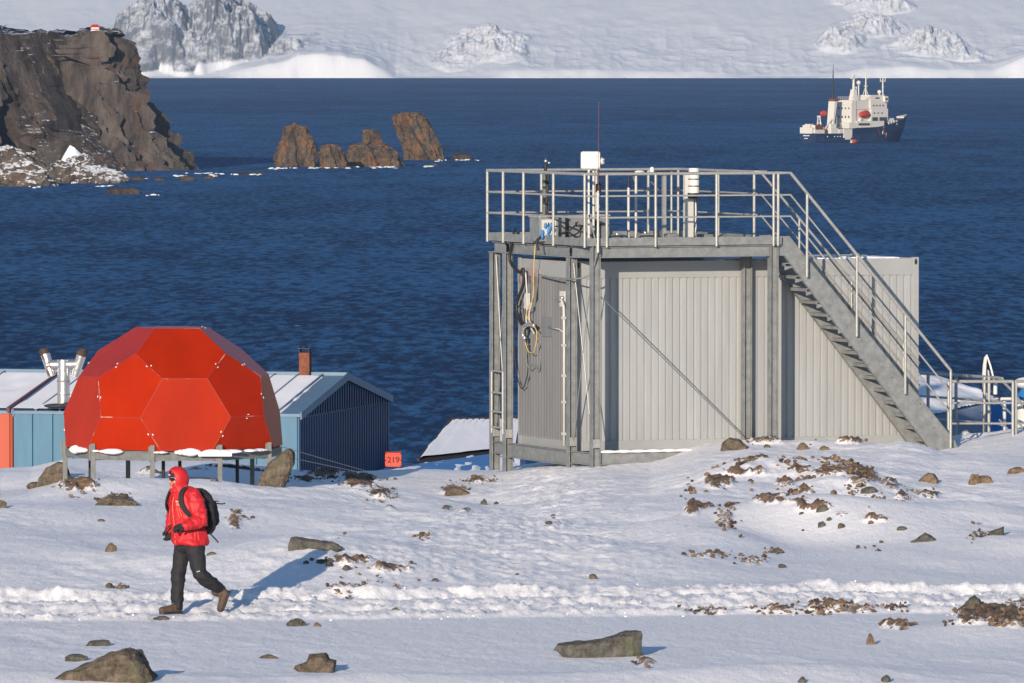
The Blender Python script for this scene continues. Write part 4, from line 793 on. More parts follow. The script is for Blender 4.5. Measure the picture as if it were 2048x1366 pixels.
b = MB(); b.tube((0, 0, 0), (0, 0, .98), .014); b.build('rod', M['dark'], t_); b = MB(); b.cap((0, 0, .98), (0, 0, 1.04), .022, .022); b.build('tip', M['white'], t_, smooth=True)
for i, (pc, v, wd, lab) in enumerate([(1095, .9, .46, 'grey metal instrument box with open blue lined hatch at the left end of the deck'), (1150, 1.1, .42, 'grey metal instrument box with shaded front beside the near corner post'), (1190, 1.6, .34, 'grey metal instrument box with a black handle behind the near corner')]):
    t_ = inst('instrument_box', lab, 'box', px_u(pc, v), v); b = MB(); b.box((-wd / 2, -.22, 0), (wd / 2, .22, .40)); b.build('body', M['galv'], t_, bevel=.012)
    b = MB(); b.box((-wd / 2 - .012, -.235, .39), (wd / 2 + .012, .235, .42)); b.build('lid', M['galv_tube'], t_, bevel=.006); b = MB(); b.box((-.08, -.245, .24), (.08, -.225, .26)); [b.box((x_ - .01, -.245, .24), (x_ + .01, -.225, .31)) for x_ in (-.08,)]; b.build('handle', M['dark'], t_)
    if i == 0:
        b = MB(); b.box((-.20, -.236, .1), (.06, -.222, .36)); hb = b.build('hatch', M['whitemet'], t_); rr = random.Random(5); b = MB(); [b.ball((rr.uniform(-.2, .02), -.25, rr.uniform(.03, .28)), (.03, .03, .05), 8, 6) for _ in range(12)]; b.build('plastic_lining', M['bluecloth'], hb, smooth=True)
        b = MB(); b.curve([(.1, -.25, .12), (.3, -.3, .2), (.42, -.28, .32)], .012); b.curve([(.14, -.26, .26), (.3, -.3, .12), (.45, -.3, .08), (.46, -.28, .28)], .012); b.curve([(-.2, -.25, .1), (-.3, -.25, 0), (-.28, -.3, -.14)], .02); b.build('cable_end', M['dark'], t_, smooth=True)
# square white weather box
t_ = inst('weather_box', 'square white instrument box with a side knob on two poles above the near corner', 'instrument', px_u(1181, -.35), -.35, 3.44, -TH)
b = MB(); b.box((-.045, -.04, 0), (-.015, .04, 1.24)); b.tube((.05, .06, .2), (.05, .06, 1.22), .02); b.build('pole', M['whitemet'], t_); b = MB(); b.box((-.16, -.1, 1.20), (.16, .1, 1.49)); bd = b.build('body', M['white'], t_, bevel=.035); bd.modifiers[0].segments = 4
b = MB(); b.box((-.125, -.108, 1.235), (.15, -.099, 1.455)); f_ = b.build('front_plate', M['white'], bd, bevel=.004)
b = MB(); [b.box((-.085 + k * .028, -.1105, 1.405), (-.07 + k * .028, -.1085, 1.413)) for k in range(6)]; b.box((.092, -.1105, 1.396), (.116, -.1085, 1.414)); b.build('printed_marks', M['galv'], f_)
b = MB(); b.tube((.16, 0, 1.33), (.2, 0, 1.33), .06); [b.tube((.2, y_, z_), (.222, y_, z_), .012) for y_, z_ in ((-.035, 1.36), (-.035, 1.3), (.0, 1.33))]; b.build('side_knob', M['whitemet'], bd, smooth='auto')
b = MB(); b.tube((.13, .04, .82), (.13, .04, .96), .045); b.curve([(.13, .04, .96), (.2, .04, 1.05), (.14, .04, 1.18), (.08, .04, 1.22)], .007); b.build('cable_drum', M['dark'], t_, smooth='auto')
t_ = thing('whip_antenna', 'long thin red brown whip antenna standing at the near corner of the deck', 'antenna', cab(-.02, FV - .17, 3.3), TH)
b = MB(); b.tube((0, 0, 0), (0, 0, 1.0), .02, 8, .016); b.build('base', M['whitemet'], t_); b = MB(); b.tube((0, 0, .7), (.015, 0, 2.45), .0055, 8, .0035); b.build('whip', M['red_pole'], t_, smooth='auto'); b = MB(); [b.tube((0, 0, z_), (0, 0, z_ + .06), .026, 10) for z_ in (.25, .72, .9)]; b.build('clamp', M['galv_tube'], t_)
# poles with flat top plate
vb = 2.3
t_ = inst('sensor_table', 'flat sensor plate with a white dome on two pale poles mid deck', 'instrument', px_u(1272, vb), vb)
b = MB(); w2 = px_u(1328, vb) - px_u(1272, vb); b.tube((0, 0, 0), (0, 0, 1.06), .022); b.build('pole', M['whitemet'], t_, smooth='auto'); b = MB(); b.box((w2 - .03, -.03, 0), (w2 + .03, .03, 1.06)); b.build('pole', M['galv_tube'], t_)
b = MB(); b.box((-.14, -.1, 1.06), (w2 + .08, .1, 1.085)); b.beam((-.06, 0, 1.05), (-.005, 0, .88), .014, .014); b.beam((w2 - .24, 0, .94), (w2 - .1, 0, .8), .014, .014); b.build('plate', M['galv'], t_)
b = MB(); xd = px_u(1304, vb) - px_u(1272, vb); b.cap((xd, 0, 1.09), (xd, 0, 1.15), .042, .038); b.build('dome', M['white'], t_, smooth=True); b = MB(); xd2 = px_u(1279, vb) - px_u(1272, vb); b.ball((xd2, 0, 1.1), (.09, .05, .03)); b.build('flat_sensor', M['white'], t_, smooth=True)
t_ = inst('pole', 'short plain white pole left of the sensor table poles', 'pole', px_u(1257, 2.4), 2.4); b = MB(); b.tube((0, 0, 0), (0, 0, .84), .022); b.build('tube', M['whitemet'], t_, smooth='auto'); b = MB(); b.tube((0, 0, .84), (0, 0, 1.05), .014); b.build('rod', M['dark'], t_)
t_ = inst('pole', 'shaded steel pole with a round foot just right of the sensor table', 'pole', px_u(1343, 1.4), 1.4); b = MB(); b.tube((0, 0, 0), (0, 0, 1.12), .02); b.build('tube', M['galv_tube'], t_, smooth='auto'); b = MB(); b.box((-.1, -.1, 0), (.1, .1, .09)); b.build('foot', M['galv'], t_, bevel=.01)
# rain gauge on a box post
t_ = inst('rain_gauge', 'white cylinder instrument with two black bands on a pale box post', 'instrument', px_u(1383, .7), .7)
b = MB(); b.box((-.13, -.05, .04), (.02, .05, 1.08)); b.tube((.085, .02, 0), (.085, .02, .8), .018); b.build('post', M['whitemet'], t_, bevel=.006); b = MB(); b.tube((0, -.1, .78), (0, -.1, 1.10), .088, 24); b.tube((0, -.1, 1.115), (0, -.1, 1.19), .088, 24); b.build('cylinder', M['white'], t_, smooth='auto')
b = MB(); [b.tube((0, -.1, z_), (0, -.1, z_ + .018), .0925, 24) for z_ in (.885, 1.0)]; b.tube((0, -.1, 1.09), (0, -.1, 1.12), .07, 20); b.tube((-.02, -.1, .69), (-.02, -.1, .78), .085, 20); b.curve([(.04, -.1, .7), (.06, -.1, .4), (.0, -.1, .1), (.1, -.1, .02)], .007); b.build('band', M['dark'], t_, smooth='auto'); b = MB(); b.box((-.17, -.15, 0), (.12, .1, .05)); b.build('foot', M['galv'], t_, bevel=.01)
for px, v, wd, ht, lab in [(1234, .3, .26, .1, 'low grey ballast block behind the near railing, leftmost of three'), (1290, .3, .22, .12, 'square grey ballast block under the sensor table'), (1405, 1.2, .3, .07, 'flat grey ballast block right of the rain gauge foot')]:
    t_ = inst('ballast_block', lab, 'block', px_u(px, v), v, 3.45); b = MB(); b.box((-wd / 2, -.12, 0), (wd / 2, .12, ht)); b.build('block', M['galv'], t_, bevel=.012); b = MB(); b.tube((0, 0, ht), (0, 0, ht + .02), .02); b.build('bolt', M['silver'], t_)
# ------------------------------------------------------------------ orange dome hut
def dome():
    D = 118.0; k_ = D / F; a_ = 90 * k_; c = at(346, 864, D); Rd = 2.478 * a_
    t_ = thing('dome_hut', 'red orange soccer ball shaped dome hut on a low steel frame', 'hut', (c.x, c.y, 0))
    cz = c.z
    # icosahedron with a corner on top, corners cut off
    vs = [Vector((0, 0, 1))]; r5 = 1 / math.sqrt(5)
    yaw = R(-90 + 9.6 + 36)
    for i in range(5): t = yaw + i * R(72); vs.append(Vector((2 * r5 * math.cos(t), 2 * r5 * math.sin(t), r5)))
    for i in range(5): t = yaw + R(36) + i * R(72); vs.append(Vector((2 * r5 * math.cos(t), 2 * r5 * math.sin(t), -r5)))
    vs.append(Vector((0, 0, -1)))
    F_ = []
    for i in range(5):
        a, b2 = 1 + i, 1 + (i + 1) % 5; c1, c2 = 6 + i, 6 + (i + 1) % 5
        F_ += [(0, a, b2), (a, c1, b2), (b2, c1, c2), (11, c2, c1)]
    P = {}; pts = []
    def pt(i, j):
        if (i, j) not in P: P[(i, j)] = len(pts); v = (vs[i] * 2 + vs[j]) / 3; pts.append(v)
        return P[(i, j)]
    polys = []
    for i, j, k in F_: polys.append([pt(i, j), pt(j, i), pt(j, k), pt(k, j), pt(k, i), pt(i, k)])
    for i in range(12):
        idx = [P[q] for q in P if q[0] == i]; ax = vs[i].normalized(); e = ax.orthogonal().normalized(); f = ax.cross(e)
        idx.sort(key=lambda q: math.atan2(pts[q].dot(f), pts[q].dot(e))); polys.append(idx)
    sc = Rd / pts[0].length
    bm = bmesh.new(); bv = [bm.verts.new(p * sc + Vector((0, 0, cz))) for p in pts]
    for q in polys:
        try: bm.faces.new([bv[i] for i in q])
        except ValueError: pass
    bmesh.ops.recalc_face_normals(bm, faces=bm.faces)
    zc = cz - .30 * a_
    bmesh.ops.bisect_plane(bm, geom=bm.verts[:] + bm.edges[:] + bm.faces[:], plane_co=(0, 0, zc), plane_no=(0, 0, -1), clear_outer=True)
    corners = [v.co.copy() for v in bm.verts if abs(v.co.z - zc) < 1e-4]
    mids = [((e.verts[0].co + e.verts[1].co) / 2, (e.link_faces[0].normal + e.link_faces[-1].normal).normalized(), (e.verts[1].co - e.verts[0].co).normalized()) for e in bm.edges if len(e.link_faces) == 2 and (e.verts[0].co + e.verts[1].co).y < .4]
    fs = bm.faces[:]
    res = bmesh.ops.inset_individual(bm, faces=fs, thickness=.008, depth=0, use_even_offset=True)
    rim = set(res['faces']); 
    for f in bm.faces: f.material_index = 1 if f in rim else 0
    # sag each panel rim very slightly so the seams catch light
    me = bpy.data.meshes.new('shell'); bm.to_mesh(me); bm.free()
    red = mat('dome_red', (.33, .018, .002), .42, var=.13, vscale=2.0, stretch=(1, 1, .4), bump=.2, bscale=1.6, bdist=.03, coat=.10, spec=.12)
    red.node_tree.nodes['Principled BSDF'].inputs['Coat Roughness'].default_value = .22
    seam = mat('dome_seam', (.27, .02, .01), .5, col2=(.42, .25, .2), mix=(.56, .64), vscale=2.5)
    me.materials.append(red); me.materials.append(seam); sh = bpy.data.objects.new('shell', me); link(sh, t_)
    b = MB()
    for i, (m_, nn, dd) in enumerate(mids):
        if i % 2 == 1: continue
        sd_ = nn.cross(dd).normalized()
        for s_ in (-.03, .03):
            c_ = m_ + sd_ * s_ + dd * .02 * (1 if s_ > 0 else -1); p_, q_ = c_ - dd * .014, c_ + dd * .014; b.beam(p_ + nn * .004, q_ + nn * .004, .012, .006, up=nn)
    b.each('panel_clip', M['logo_white'], t_)
    # door-side porthole, seen as a sliver on the right
    # steel base
    zb = zc - .03; ft = height(c.x, c.y, False)
    co = sorted(corners, key=lambda v: math.atan2(v.y, v.x)); n = 10; rb = Rd * .965
    ring = [Vector((rb * math.cos(yaw + R(18) + i * R(36)), rb * math.sin(yaw + R(18) + i * R(36)), 0)) for i in range(n)]
    b = MB(); [b.beam(ring[i] + Vector((0, 0, zb - .06)), ring[(i + 1) % n] + Vector((0, 0, zb - .06)), .06, .13) for i in range(n)]; [b.beam(ring[i] + Vector((0, 0, zb - .1)), ring[i + 5] + Vector((0, 0, zb - .1)), .06, .08) for i in range(5)]; b.build('ring_beam', M['galv_dull'], t_)
    b = MB(); b.loft([[Vector((p.x * q, p.y * q, z_)) for p in ring] for q, z_ in ((.99, zb + .005), (.99, zb + .02))]); b.build('floor', M['galv_dull'], t_)
    for i in range(n):
        p = ring[i] * 1.012; gz = float(height(c.x + p.x, c.y + p.y, False)) - .25
        if i % 2 == 0 or p.y < 0:
            b = MB(); b.box((p.x - .035, p.y - .035, gz), (p.x + .035, p.y + .035, zb + .12)); lg = b.build('leg', M['galv_dull'], t_)
            b = MB(); b.box((p.x - .06, p.y - .045, zb - .14), (p.x - .036, p.y + .045, zb + .1)); b.build('bracket', M['galv_dull'], lg)
    for px, dy in ((175, .6), (331, -.9), (356, .5), (470, .8)):
        x_ = (px - 346) * k_; gz = float(height(c.x + x_, c.y + dy, False)) - .2
        b = MB(); b.tube((x_, dy, gz), (x_, dy, zb - .1), .028, 10); b.tube((x_, dy, gz + .33), (x_, dy, gz + .37), .05, 10); b.build('screw_jack', M['dark'], t_)
    b = MB(); x_ = (433 - 346) * k_; b.box((x_ - .22, -Rd * .99, zb - .05), (x_ + .3, -Rd * .985, zb + .02)); b.build('nameplate', M['logo_white'], t_)
    # snow lying on the ring
    b = MB(); rr = random.Random(8)
    for px, wd, ht in [(160, 24, 13), (240, 40, 9), (400, 40, 12), (450, 50, 8), (200, 12, 4), (520, 30, 5), (372, 16, 9), (330, 20, 4)]:
        for j in range(5):
            x_ = (px + rr.uniform(-.5, .5) * wd - 346) * k_; rr_ = Rd * 1.0
            y_ = -math.sqrt(max(.05, rr_ ** 2 - x_ ** 2)); b.ball((x_ * .985, y_ * .985, zb + .01), (wd * k_ * .42, .10, ht * k_ * rr.uniform(.3, .7)), 14, 8)
    b.build('lying_snow', M['roof_snow'], t_, smooth=True)
    # guy wires
    b = MB()
    for (x0, y0, x1, y1) in ((560, 893, 736, 944), (562, 912, 714, 944)):
        D2 = 121; q = at(x1, y1, D2) - Vector((c.x, c.y, 0)); p = at(x0, y0, D - .4) - Vector((c.x, c.y, 0)); b.tube(p, q, .006, 6)
    b.build('guy_wire', M['wire'], t_)
    o = thing('water_tank', 'pale round tank half sunk in the snow under the dome hut', 'tank', (c.x + (392 - 346) * k_, c.y + 1.0, float(height(c.x + .3, c.y + 1, False)) - .1))
    b = MB(); b.tube((0, 0, 0), (0, 0, .24), .24, 28); b.build('body', M['white'], o, smooth='auto', bevel=.02); b = MB(); b.tube((0, 0, .24), (0, 0, .27), .18, 24); b.build('lid', M['whitemet'], o, smooth='auto')
dome()

# ------------------------------------------------------------------ huts behind the rise
def roof_seams(mb, P, n, w_=.035, h_=.035):   # P: eaveL, eaveR, ridgeR, ridgeL
    for i in range(n + 1):
        f = i / n; a, b_ = P[0].lerp(P[1], f), P[3].lerp(P[2], f); mb.beam(a + Vector((0, 0, h_ / 2)), b_ + Vector((0, 0, h_ / 2)), w_, h_)
HB = Vector((-4.27, 150, -3.3)); RZ = R(-13)
def hut(name, label, u0, u1, clad, gable=None, left_open=False, seams=10, snow_to=None, dz=0.0):
    t_ = thing(name, label, 'hut', HB, RZ); ez, rz_, dp = 2.55 + dz, 3.14 + dz, 7.5
    b = MB(); corrug(b, (u0, 0), (u1, 0), 0, ez, (0, -1), .42, .035, .90, .03); b.build('front_wall', clad, t_)
    b = MB(); corrug(b, (u1 - .01, 0), (u1 - .01, dp), 0, ez - .02, (1, 0), .2, .035, .4, .1); b.add([(u1 - .02, 0, ez - .03), (u1 - .02, dp, ez - .03), (u1 - .02, dp / 2, rz_ - .02)], [(0, 1, 2)])
    # gable cladding ribs rise into the triangle
    for i in range(37):
        v_ = .1 + i * .2; h_ = ez + (rz_ - ez) * (1 - abs(v_ - dp / 2) / (dp / 2)); b.box((u1 - .015, v_, ez - .05), (u1 + .025, v_ + .08, h_ - .03))
    b.build('gable_wall', gable or clad, t_)
    b = MB(); b.add([(u0, 0, 0), (u0, dp, 0), (u0, dp, ez), (u0, dp / 2, rz_), (u0, 0, ez)], [(0, 1, 2, 3, 4)]); b.add([(u0, dp, 0), (u1, dp, 0), (u1, dp, ez), (u0, dp, ez)], [(0, 1, 2, 3)]); b.build('rear_wall', clad, t_)
    e = .06; m_ = M['grey_blue']
    A, B_, Cc, Dd = Vector((u0 - .02, -e, ez - .01)), Vector((u1 + e, -e, ez - .01)), Vector((u1 + e, dp / 2, rz_ + .03)), Vector((u0 - .02, dp / 2, rz_ + .03)); E_, G_ = Vector((u0 - .02, dp + e, ez - .01)), Vector((u1 + e, dp + e, ez - .01)); up = Vector((0, 0, .06))
    b = MB(); b.hexa([A, B_, Cc, Dd, A + up, B_ + up, Cc + up, Dd + up]); b.hexa([Dd, Cc, G_, E_, Dd + up, Cc + up, G_ + up, E_ + up]); roof_seams(b, [A + up, B_ + up, Cc + up, Dd + up], seams); roof_seams(b, [E_ + up, G_ + up, Cc + up, Dd + up], seams)
    b.beam(Dd + up * 1.2, Cc + up * 1.2, .22, .07); rf = b.build('roof', m_, t_)
    b = MB(); b.beam(B_ + up * .2, Cc + up * .2, .04, .13); b.beam(Cc + up * .2, G_ + up * .2, .04, .13); b.build('verge_trim', m_, rf)
    # snow between the seams, melted back near the right gable
    us = 1.0 if snow_to is None else snow_to; nx, ny = 140, 40; uu = np.linspace(0, us, nx)[None] + 0 * np.zeros((ny, 1)); vv = np.linspace(.0, .93, ny)[:, None] + 0 * uu
    X = A.x + (B_.x - A.x) * uu; edge = sstep(0, .02, us - uu + .012 * vn(vv * 14, 0, 0, 5)); V_ = A.y + (Dd.y - A.y) * vv; Zr = A.z + .06 + (Dd.z - A.z) * vv
    th = .032 * edge * sstep(-.5, .1, .35 + fbm(X * .9, V_ * .35, 0, 3, int(abs(u0) * 10))) + .022 * sstep(.3, .0, vv) - .012
    cell = (uu * seams) % 1; th = th * np.where(np.minimum(cell, 1 - cell) < .045, .7, 1.0); th = np.where(us - uu < .002, -.02, th)
    o = grid_mesh('roof_snow', np.stack([X, V_, Zr + th + .012], -1), nx, ny, M['roof_snow'], rf)
    return t_, rf
t1, r1 = hut('blue_hut', 'teal hut with a shaded navy gable and snowy ribbed roof right behind the dome hut', -5.95, 0, M['teal'], M['navy'], seams=12, snow_to=.93)
t2, r2 = hut('orange_hut', 'orange clad hut with a snow covered roof at the left picture edge', -15, -6.0, M['orange_clad'], M['orange_clad'], seams=7)
b = MB(); b.beam((-6.02, -.16, 2.62), (-6.02, 3.75, 3.24), .06, .1); b.build('verge_trim', mat('maroon_trim', (.14, .035, .05), .6), r2)
ul = (641 - 597) / 100.0
b = MB(); b.box((-1.35 + ul, 3.5, 3.1), (-1.13 + ul, 3.72, 3.68)); ch = b.build('chimney', M['rust'], r1, bevel=.01)
b = MB(); b.box((-1.37 + ul, 3.46, 3.76), (-1.11 + ul, 3.76, 3.775)); [b.cbox((x_ + ul, 3.6, 3.72), (.012, .2, .1)) for x_ in (-1.34, -1.14)]; [b.cbox((-1.24 + ul + dx, 3.6, 3.80), (.02, .2, .02)) for dx in (-.12, 0, .12)]; b.build('chimney_cap', M['roof_dark'], ch)
b = MB(); b.ball((-.1, 5.3, 2.98), (.13, .09, .10)); b.build('roof_vent', mat('red_vent', (.10, .02, .02), .6), r1, smooth=True)
# twin duct on the blue hut roof
k_ = 151.0 / F; uD = (126 - 597) * .01 * 1.0
fl = thing('vent_duct', 'dented silver twin elbow vent duct standing on the snowy hut roof', 'duct', at(126, 812, 150.9), RZ)
b = MB(); b.tube((0, 0, 0), (0, 0, .86), .125, 24); b.tube((-.33, 0, .82), (.31, 0, .84), .10, 24); b.tube((0, 0, .80), (0, 0, .93), .13, 24); b.build('pipe', M['silver'], fl, smooth='auto')
b = MB(); [b.tube((0, 0, z_), (0, 0, z_ + .02), .132, 24) for z_ in (.22, .48, .5)]; b.build('joint_band', M['galv'], fl, smooth='auto')
for s_ in (-1, 1):
    b = MB(); b.tube((s_ * .24, .0, .60), (s_ * .40, -.02 * s_, 1.08), .085, 20, .10); b.build('elbow', M['silver'], fl, smooth='auto')
    b = MB(); b.tube((s_ * .385, -.02 * s_, 1.03), (s_ * .42, -.03 * s_, 1.12), .108, 20); b.ball((s_ * .42, -.03 * s_, 1.12), (.09, .09, .05)); b.build('mouth', mat('sooty_iron', (.05, .033, .028), .8, var=.4), fl, smooth='auto')
b = MB(); b.ball((-.12, -.05, .0), (.28, .12, .05)); b.ball((.1, 0, .02), (.2, .2, .06)); b.build('roof_collar', M['roof_dark'], fl, smooth=True)

# shed with the big snowy roof
sh = thing('snowy_shed', 'low shed almost hidden under a smooth snow roof beside the platform posts', 'shed', (0, 0, 0))
A, B_, Cc, Dd = at(838, 922, 157), at(1030, 901, 160.5), at(1040, 842, 163), at(905, 843, 161.5)
b = MB(); dn_ = Vector((0, 0, -.9)); up = Vector((0, 0, -.05)); bk = Vector((.3, 5, 0))
b.hexa([A + dn_, B_ + dn_, B_ + dn_ + bk, A + dn_ + bk, A + up, B_ + up, Cc + up + Vector((0, .1, 0)), Dd + up + Vector((0, .1, 0))]); b.build('wall', M['blue_paint'], sh)
b = MB(); b.hexa([A + up, B_ + up, Cc + up, Dd + up, A, B_, Cc, Dd]); b.hexa([Dd + up, Cc + up, Cc + Vector((.2, 3, -.9)), Dd + Vector((.2, 3, -.9)), Dd, Cc, Cc + Vector((.2, 3, -.85)), Dd + Vector((.2, 3, -.85))])
b.beam(A + Vector((-.02, 0, .02)), Dd + Vector((-.02, 0, .03)), .05, .06); b.beam(Dd + Vector((0, 0, .035)), Cc + Vector((0, 0, .035)), .12, .09); rf = b.build('roof', M['roof_dark'], sh)
nx, ny = 70, 50; uu = np.linspace(0, 1, nx)[None] + np.zeros((ny, 1)); vv = np.linspace(.02, .97, ny)[:, None] + 0 * uu
L_ = np.array(A)[None, None] * (1 - vv[..., None]) + np.array(Dd)[None, None] * vv[..., None]; R_ = np.array(B_)[None, None] * (1 - vv[..., None]) + np.array(Cc)[None, None] * vv[..., None]
V = L_ * (1 - uu[..., None]) + R_ * uu[..., None]; V[..., 2] += .075 + .008 * fbm(uu * 5, vv * 4, 0, 3, 9) - .035 * np.exp(-(((uu * 11) % 1 - .5) / .09) ** 2) * sstep(.80, .9, vv) - .03 * sstep(.04, 0, uu)
V[..., 0] -= .05 * np.sin(vv * 3.1) * (uu < .2)
grid_mesh('roof_snow', V, nx, ny, M['roof_snow'], rf)
# low blue roof before the shed, half under snow
bl = thing('blue_roof_annex', 'low blue sheet roof under thin snow in front of the snowy shed', 'annex', (0, 0, 0))
P = [at(750, 958, 148), at(1040, 958, 148), at(1040, 900, 155), at(768, 937, 152.5)]
b = MB(); b.hexa([p + Vector((0, 0, -1)) for p in P] + P); b.build('wall', M['blue_paint'], bl)
nx, ny = 120, 50; uu = np.linspace(0, 1, nx)[None] + np.zeros((ny, 1)); vv = np.linspace(0, 1, ny)[:, None] + 0 * uu; P_ = [np.array(p) for p in P]
V = (P_[0] * (1 - uu[..., None]) + P_[1] * uu[..., None]) * (1 - vv[..., None]) + (P_[3] * (1 - uu[..., None]) + P_[2] * uu[..., None]) * vv[..., None]
V[..., 2] += .03 * fbm(uu * 16, vv * 5 + uu * 3, 0, 3, 15) + .02 - .05 * sstep(.62, .9, vv) * (1 - .75 * uu)
grid_mesh('snow_cover', V, nx, ny, M['roof_snow'], bl)

# crate with number
o = thing('numbered_crate', 'orange red crate marked 219 beside the shaded navy gable', 'crate', at(786, 934, 151.5), R(0)); k_ = 151.5 / F
b = MB(); b.box((-16 * k_, 0, 0), (16 * k_, .5, 28 * k_)); b.build('body', M['crate_red'], o, bevel=.01); b = MB(); [b.beam((-16 * k_, -.008, z_), (16 * k_, -.008, z_), .02, .02) for z_ in (.015, .13, .265)]; [b.beam((x_ * k_, -.008, 0), (x_ * k_, -.008, 28 * k_), .02, .02, up=(0, 1, 0)) for x_ in (-15, 15)]; b.build('slats', M['crate_red'], o)
text('219', .17, (0.0, -.03, .14), (R(90), 0, 0), M['text_dark'], o, bold=.002)

# ------------------------------------------------------------------ right: hut, walkway, antenna
DH = 146.0
h2 = thing('pale_blue_hut', 'pale blue corrugated hut with a snowy roof behind the gate railing', 'hut', (0, 0, 0))
A, B_ = at(1835, 838, 139), at(1999, 800, 142); G1 = at(1720, 790, 139.5); Cc, Dd = at(1868, 752, 143.5), at(1700, 780, 139.6)
b = MB(); d2 = (B_ - A); L_ = Vector((d2.x, d2.y, 0)).normalized(); nv = Vector((L_.y, -L_.x, 0)); a2 = A - Vector((0, 0, .03))
corr = MB(); npan = 46
for i in range(npan):
    f0, f1, f2 = i / npan, (i + .5) / npan, (i + 1) / npan; p0, p1, p2 = A.lerp(B_, f0), A.lerp(B_, f1), A.lerp(B_, f2); o0 = nv * .03
    for p, q in ((p0, p1 + o0), (p1 + o0, p2)): corr.add([(p.x, p.y, -2.2), (q.x, q.y, -2.2), (q.x, q.y, q.z - .02), (p.x, p.y, p.z - .02)], [(0, 1, 2, 3)])
corr.build('corrugated_wall', M['pale_blue'], h2)
b = MB(); b.hexa([(p.x, p.y, -2.2) for p in (A, B_, Cc + Vector((0, .5, 0)), Dd + Vector((0, .5, 0)))] + [p + Vector((0, .06, -.08)) for p in (A, B_, Cc, Dd)]); b.build('rear_wall', M['blue_paint'], h2)
up = Vector((0, 0, .05)); b = MB(); b.hexa([A - up, B_ - up, Cc - up, Dd - up, A, B_, Cc, Dd]); rf = b.build('roof', M['grey_blue'], h2)
nx, ny = 120, 40; uu = np.linspace(0, 1, nx)[None] + np.zeros((ny, 1)); vv = np.linspace(-.02, 1, ny)[:, None] + 0 * uu; Q = [np.array(p) for p in (A, B_, Cc, Dd)]
V = (Q[0] * (1 - uu[..., None]) + Q[1] * uu[..., None]) * (1 - vv[..., None]) + (Q[3] * (1 - uu[..., None]) + Q[2] * uu[..., None]) * vv[..., None]; V[..., 2] += .045 + .02 * fbm(uu * 9, vv * 3, 0, 3, 3) - .015 * np.maximum(0, .08 - vv) / .08 * np.abs(np.sin(uu * 23 * math.pi)); grid_mesh('roof_snow', V, nx, ny, M['roof_snow'], rf)
def railing(name, label, pts_top, posts, drops, D0, zfoot, r=.026, group=None, mt='galv_tube'):
    t_ = thing(name, label, 'railing', (0, 0, 0), group=group); b = MB(); b.path(pts_top, r, 10); tp = b.build('top_rail', M[mt], t_, smooth='auto')
    for dz in drops: b = MB(); b.path([p - Vector((0, 0, dz)) for p in pts_top], r * .65, 10); b.build('middle_rail', M[mt], t_, smooth='auto')
    for p in posts: b = MB(); b.tube(p, (p.x, p.y, zfoot), r * .95, 12); b.build('post', M[mt], t_, smooth='auto')
    return t_
D1 = 124.5; gpst = lambda px, py, D=D1: at(px, py, D)
railing('gate_railing', 'steel gate frame with three rails right of the stair foot', [gpst(1898, 763), gpst(2027, 763, 124.8)], [gpst(1898, 763), gpst(2027, 763, 124.8)], (.36, .70), D1, .0, .028)
railing('gate_railing', 'steel railing cut off by the right picture edge', [gpst(2033, 763, 124.9), gpst(2260, 763, 126)], [gpst(2033, 763, 124.9), gpst(2180, 763, 125.8)], (.36, .70), D1, .0, .026)
railing('walkway_railing', 'long walkway railing running behind the stair foot towards the antenna', [at(1780, 742, 131), at(1998, 756, 127), at(2005, 758, 126.8)], [at(1857, 747, 129.6), at(1913, 752, 128.6), at(1970, 754, 127.4), at(1979, 754, 127.2)], (.40, .78), 128, -.1, .03)
b = MB(); t_ = thing('stair_brace_rails', 'pair of steel rails sloping down behind the gate post', 'railing', (0, 0, 0)); b.path([at(2000, 757, 126.6), at(2026, 782, 126), at(2060, 830, 125.6)], .024); b.path([at(2000, 805, 126.6), at(2026, 830, 126), at(2060, 872, 125.6)], .016); b.build('rail', M['galv_tube'], t_, smooth='auto'); b = MB(); b.path([at(2000, 840, 126.6), at(2020, 862, 126.2)], .016); b.build('lower_rail', M['galv_tube'], t_, smooth='auto')
# twin curved blades
t_ = thing('curved_blade_antenna', 'tall pair of white curved blades rising behind the gate', 'antenna', at(1975, 880, 128.2)); k_ = 128.2 / F
def blade(pts, wd, m):
    b = MB(); rr = []
    for (x_, z_), w_ in zip(pts, wd): rr.append([Vector((x_ * k_ - w_ * k_, -.03, z_ * k_)), Vector((x_ * k_ + w_ * k_, -.03, z_ * k_)), Vector((x_ * k_ + w_ * k_, .05, z_ * k_)), Vector((x_ * k_ - w_ * k_, .05, z_ * k_))])
    b.loft(rr); return b.build('blade', m, t_, bevel=.004)
blade([(-5, 0), (-5, 60), (-5, 100), (-6, 130), (-5, 150), (-3, 165), (0, 171)], [3.2, 3.2, 3.4, 3.6, 3.4, 3, 1.2], M['whitemet']); blade([(0, 168), (6, 150), (10, 135), (14, 118)], [1.4, 1.8, 1.8, 1.5], M['white']); blade([(4, 0), (4, 60), (4, 120), (2, 140)], [2.6, 2.6, 2.4, 1.5], M['galv_tube'])
b = MB(); [b.box(((x_ - 5) * k_, -.06, z_ * k_), ((x_ + 5) * k_, .07, (z_ + 4) * k_)) for x_ in (-5, 4) for z_ in (52, 8, 96)]; b.build('black_strap', M['dark'], t_)
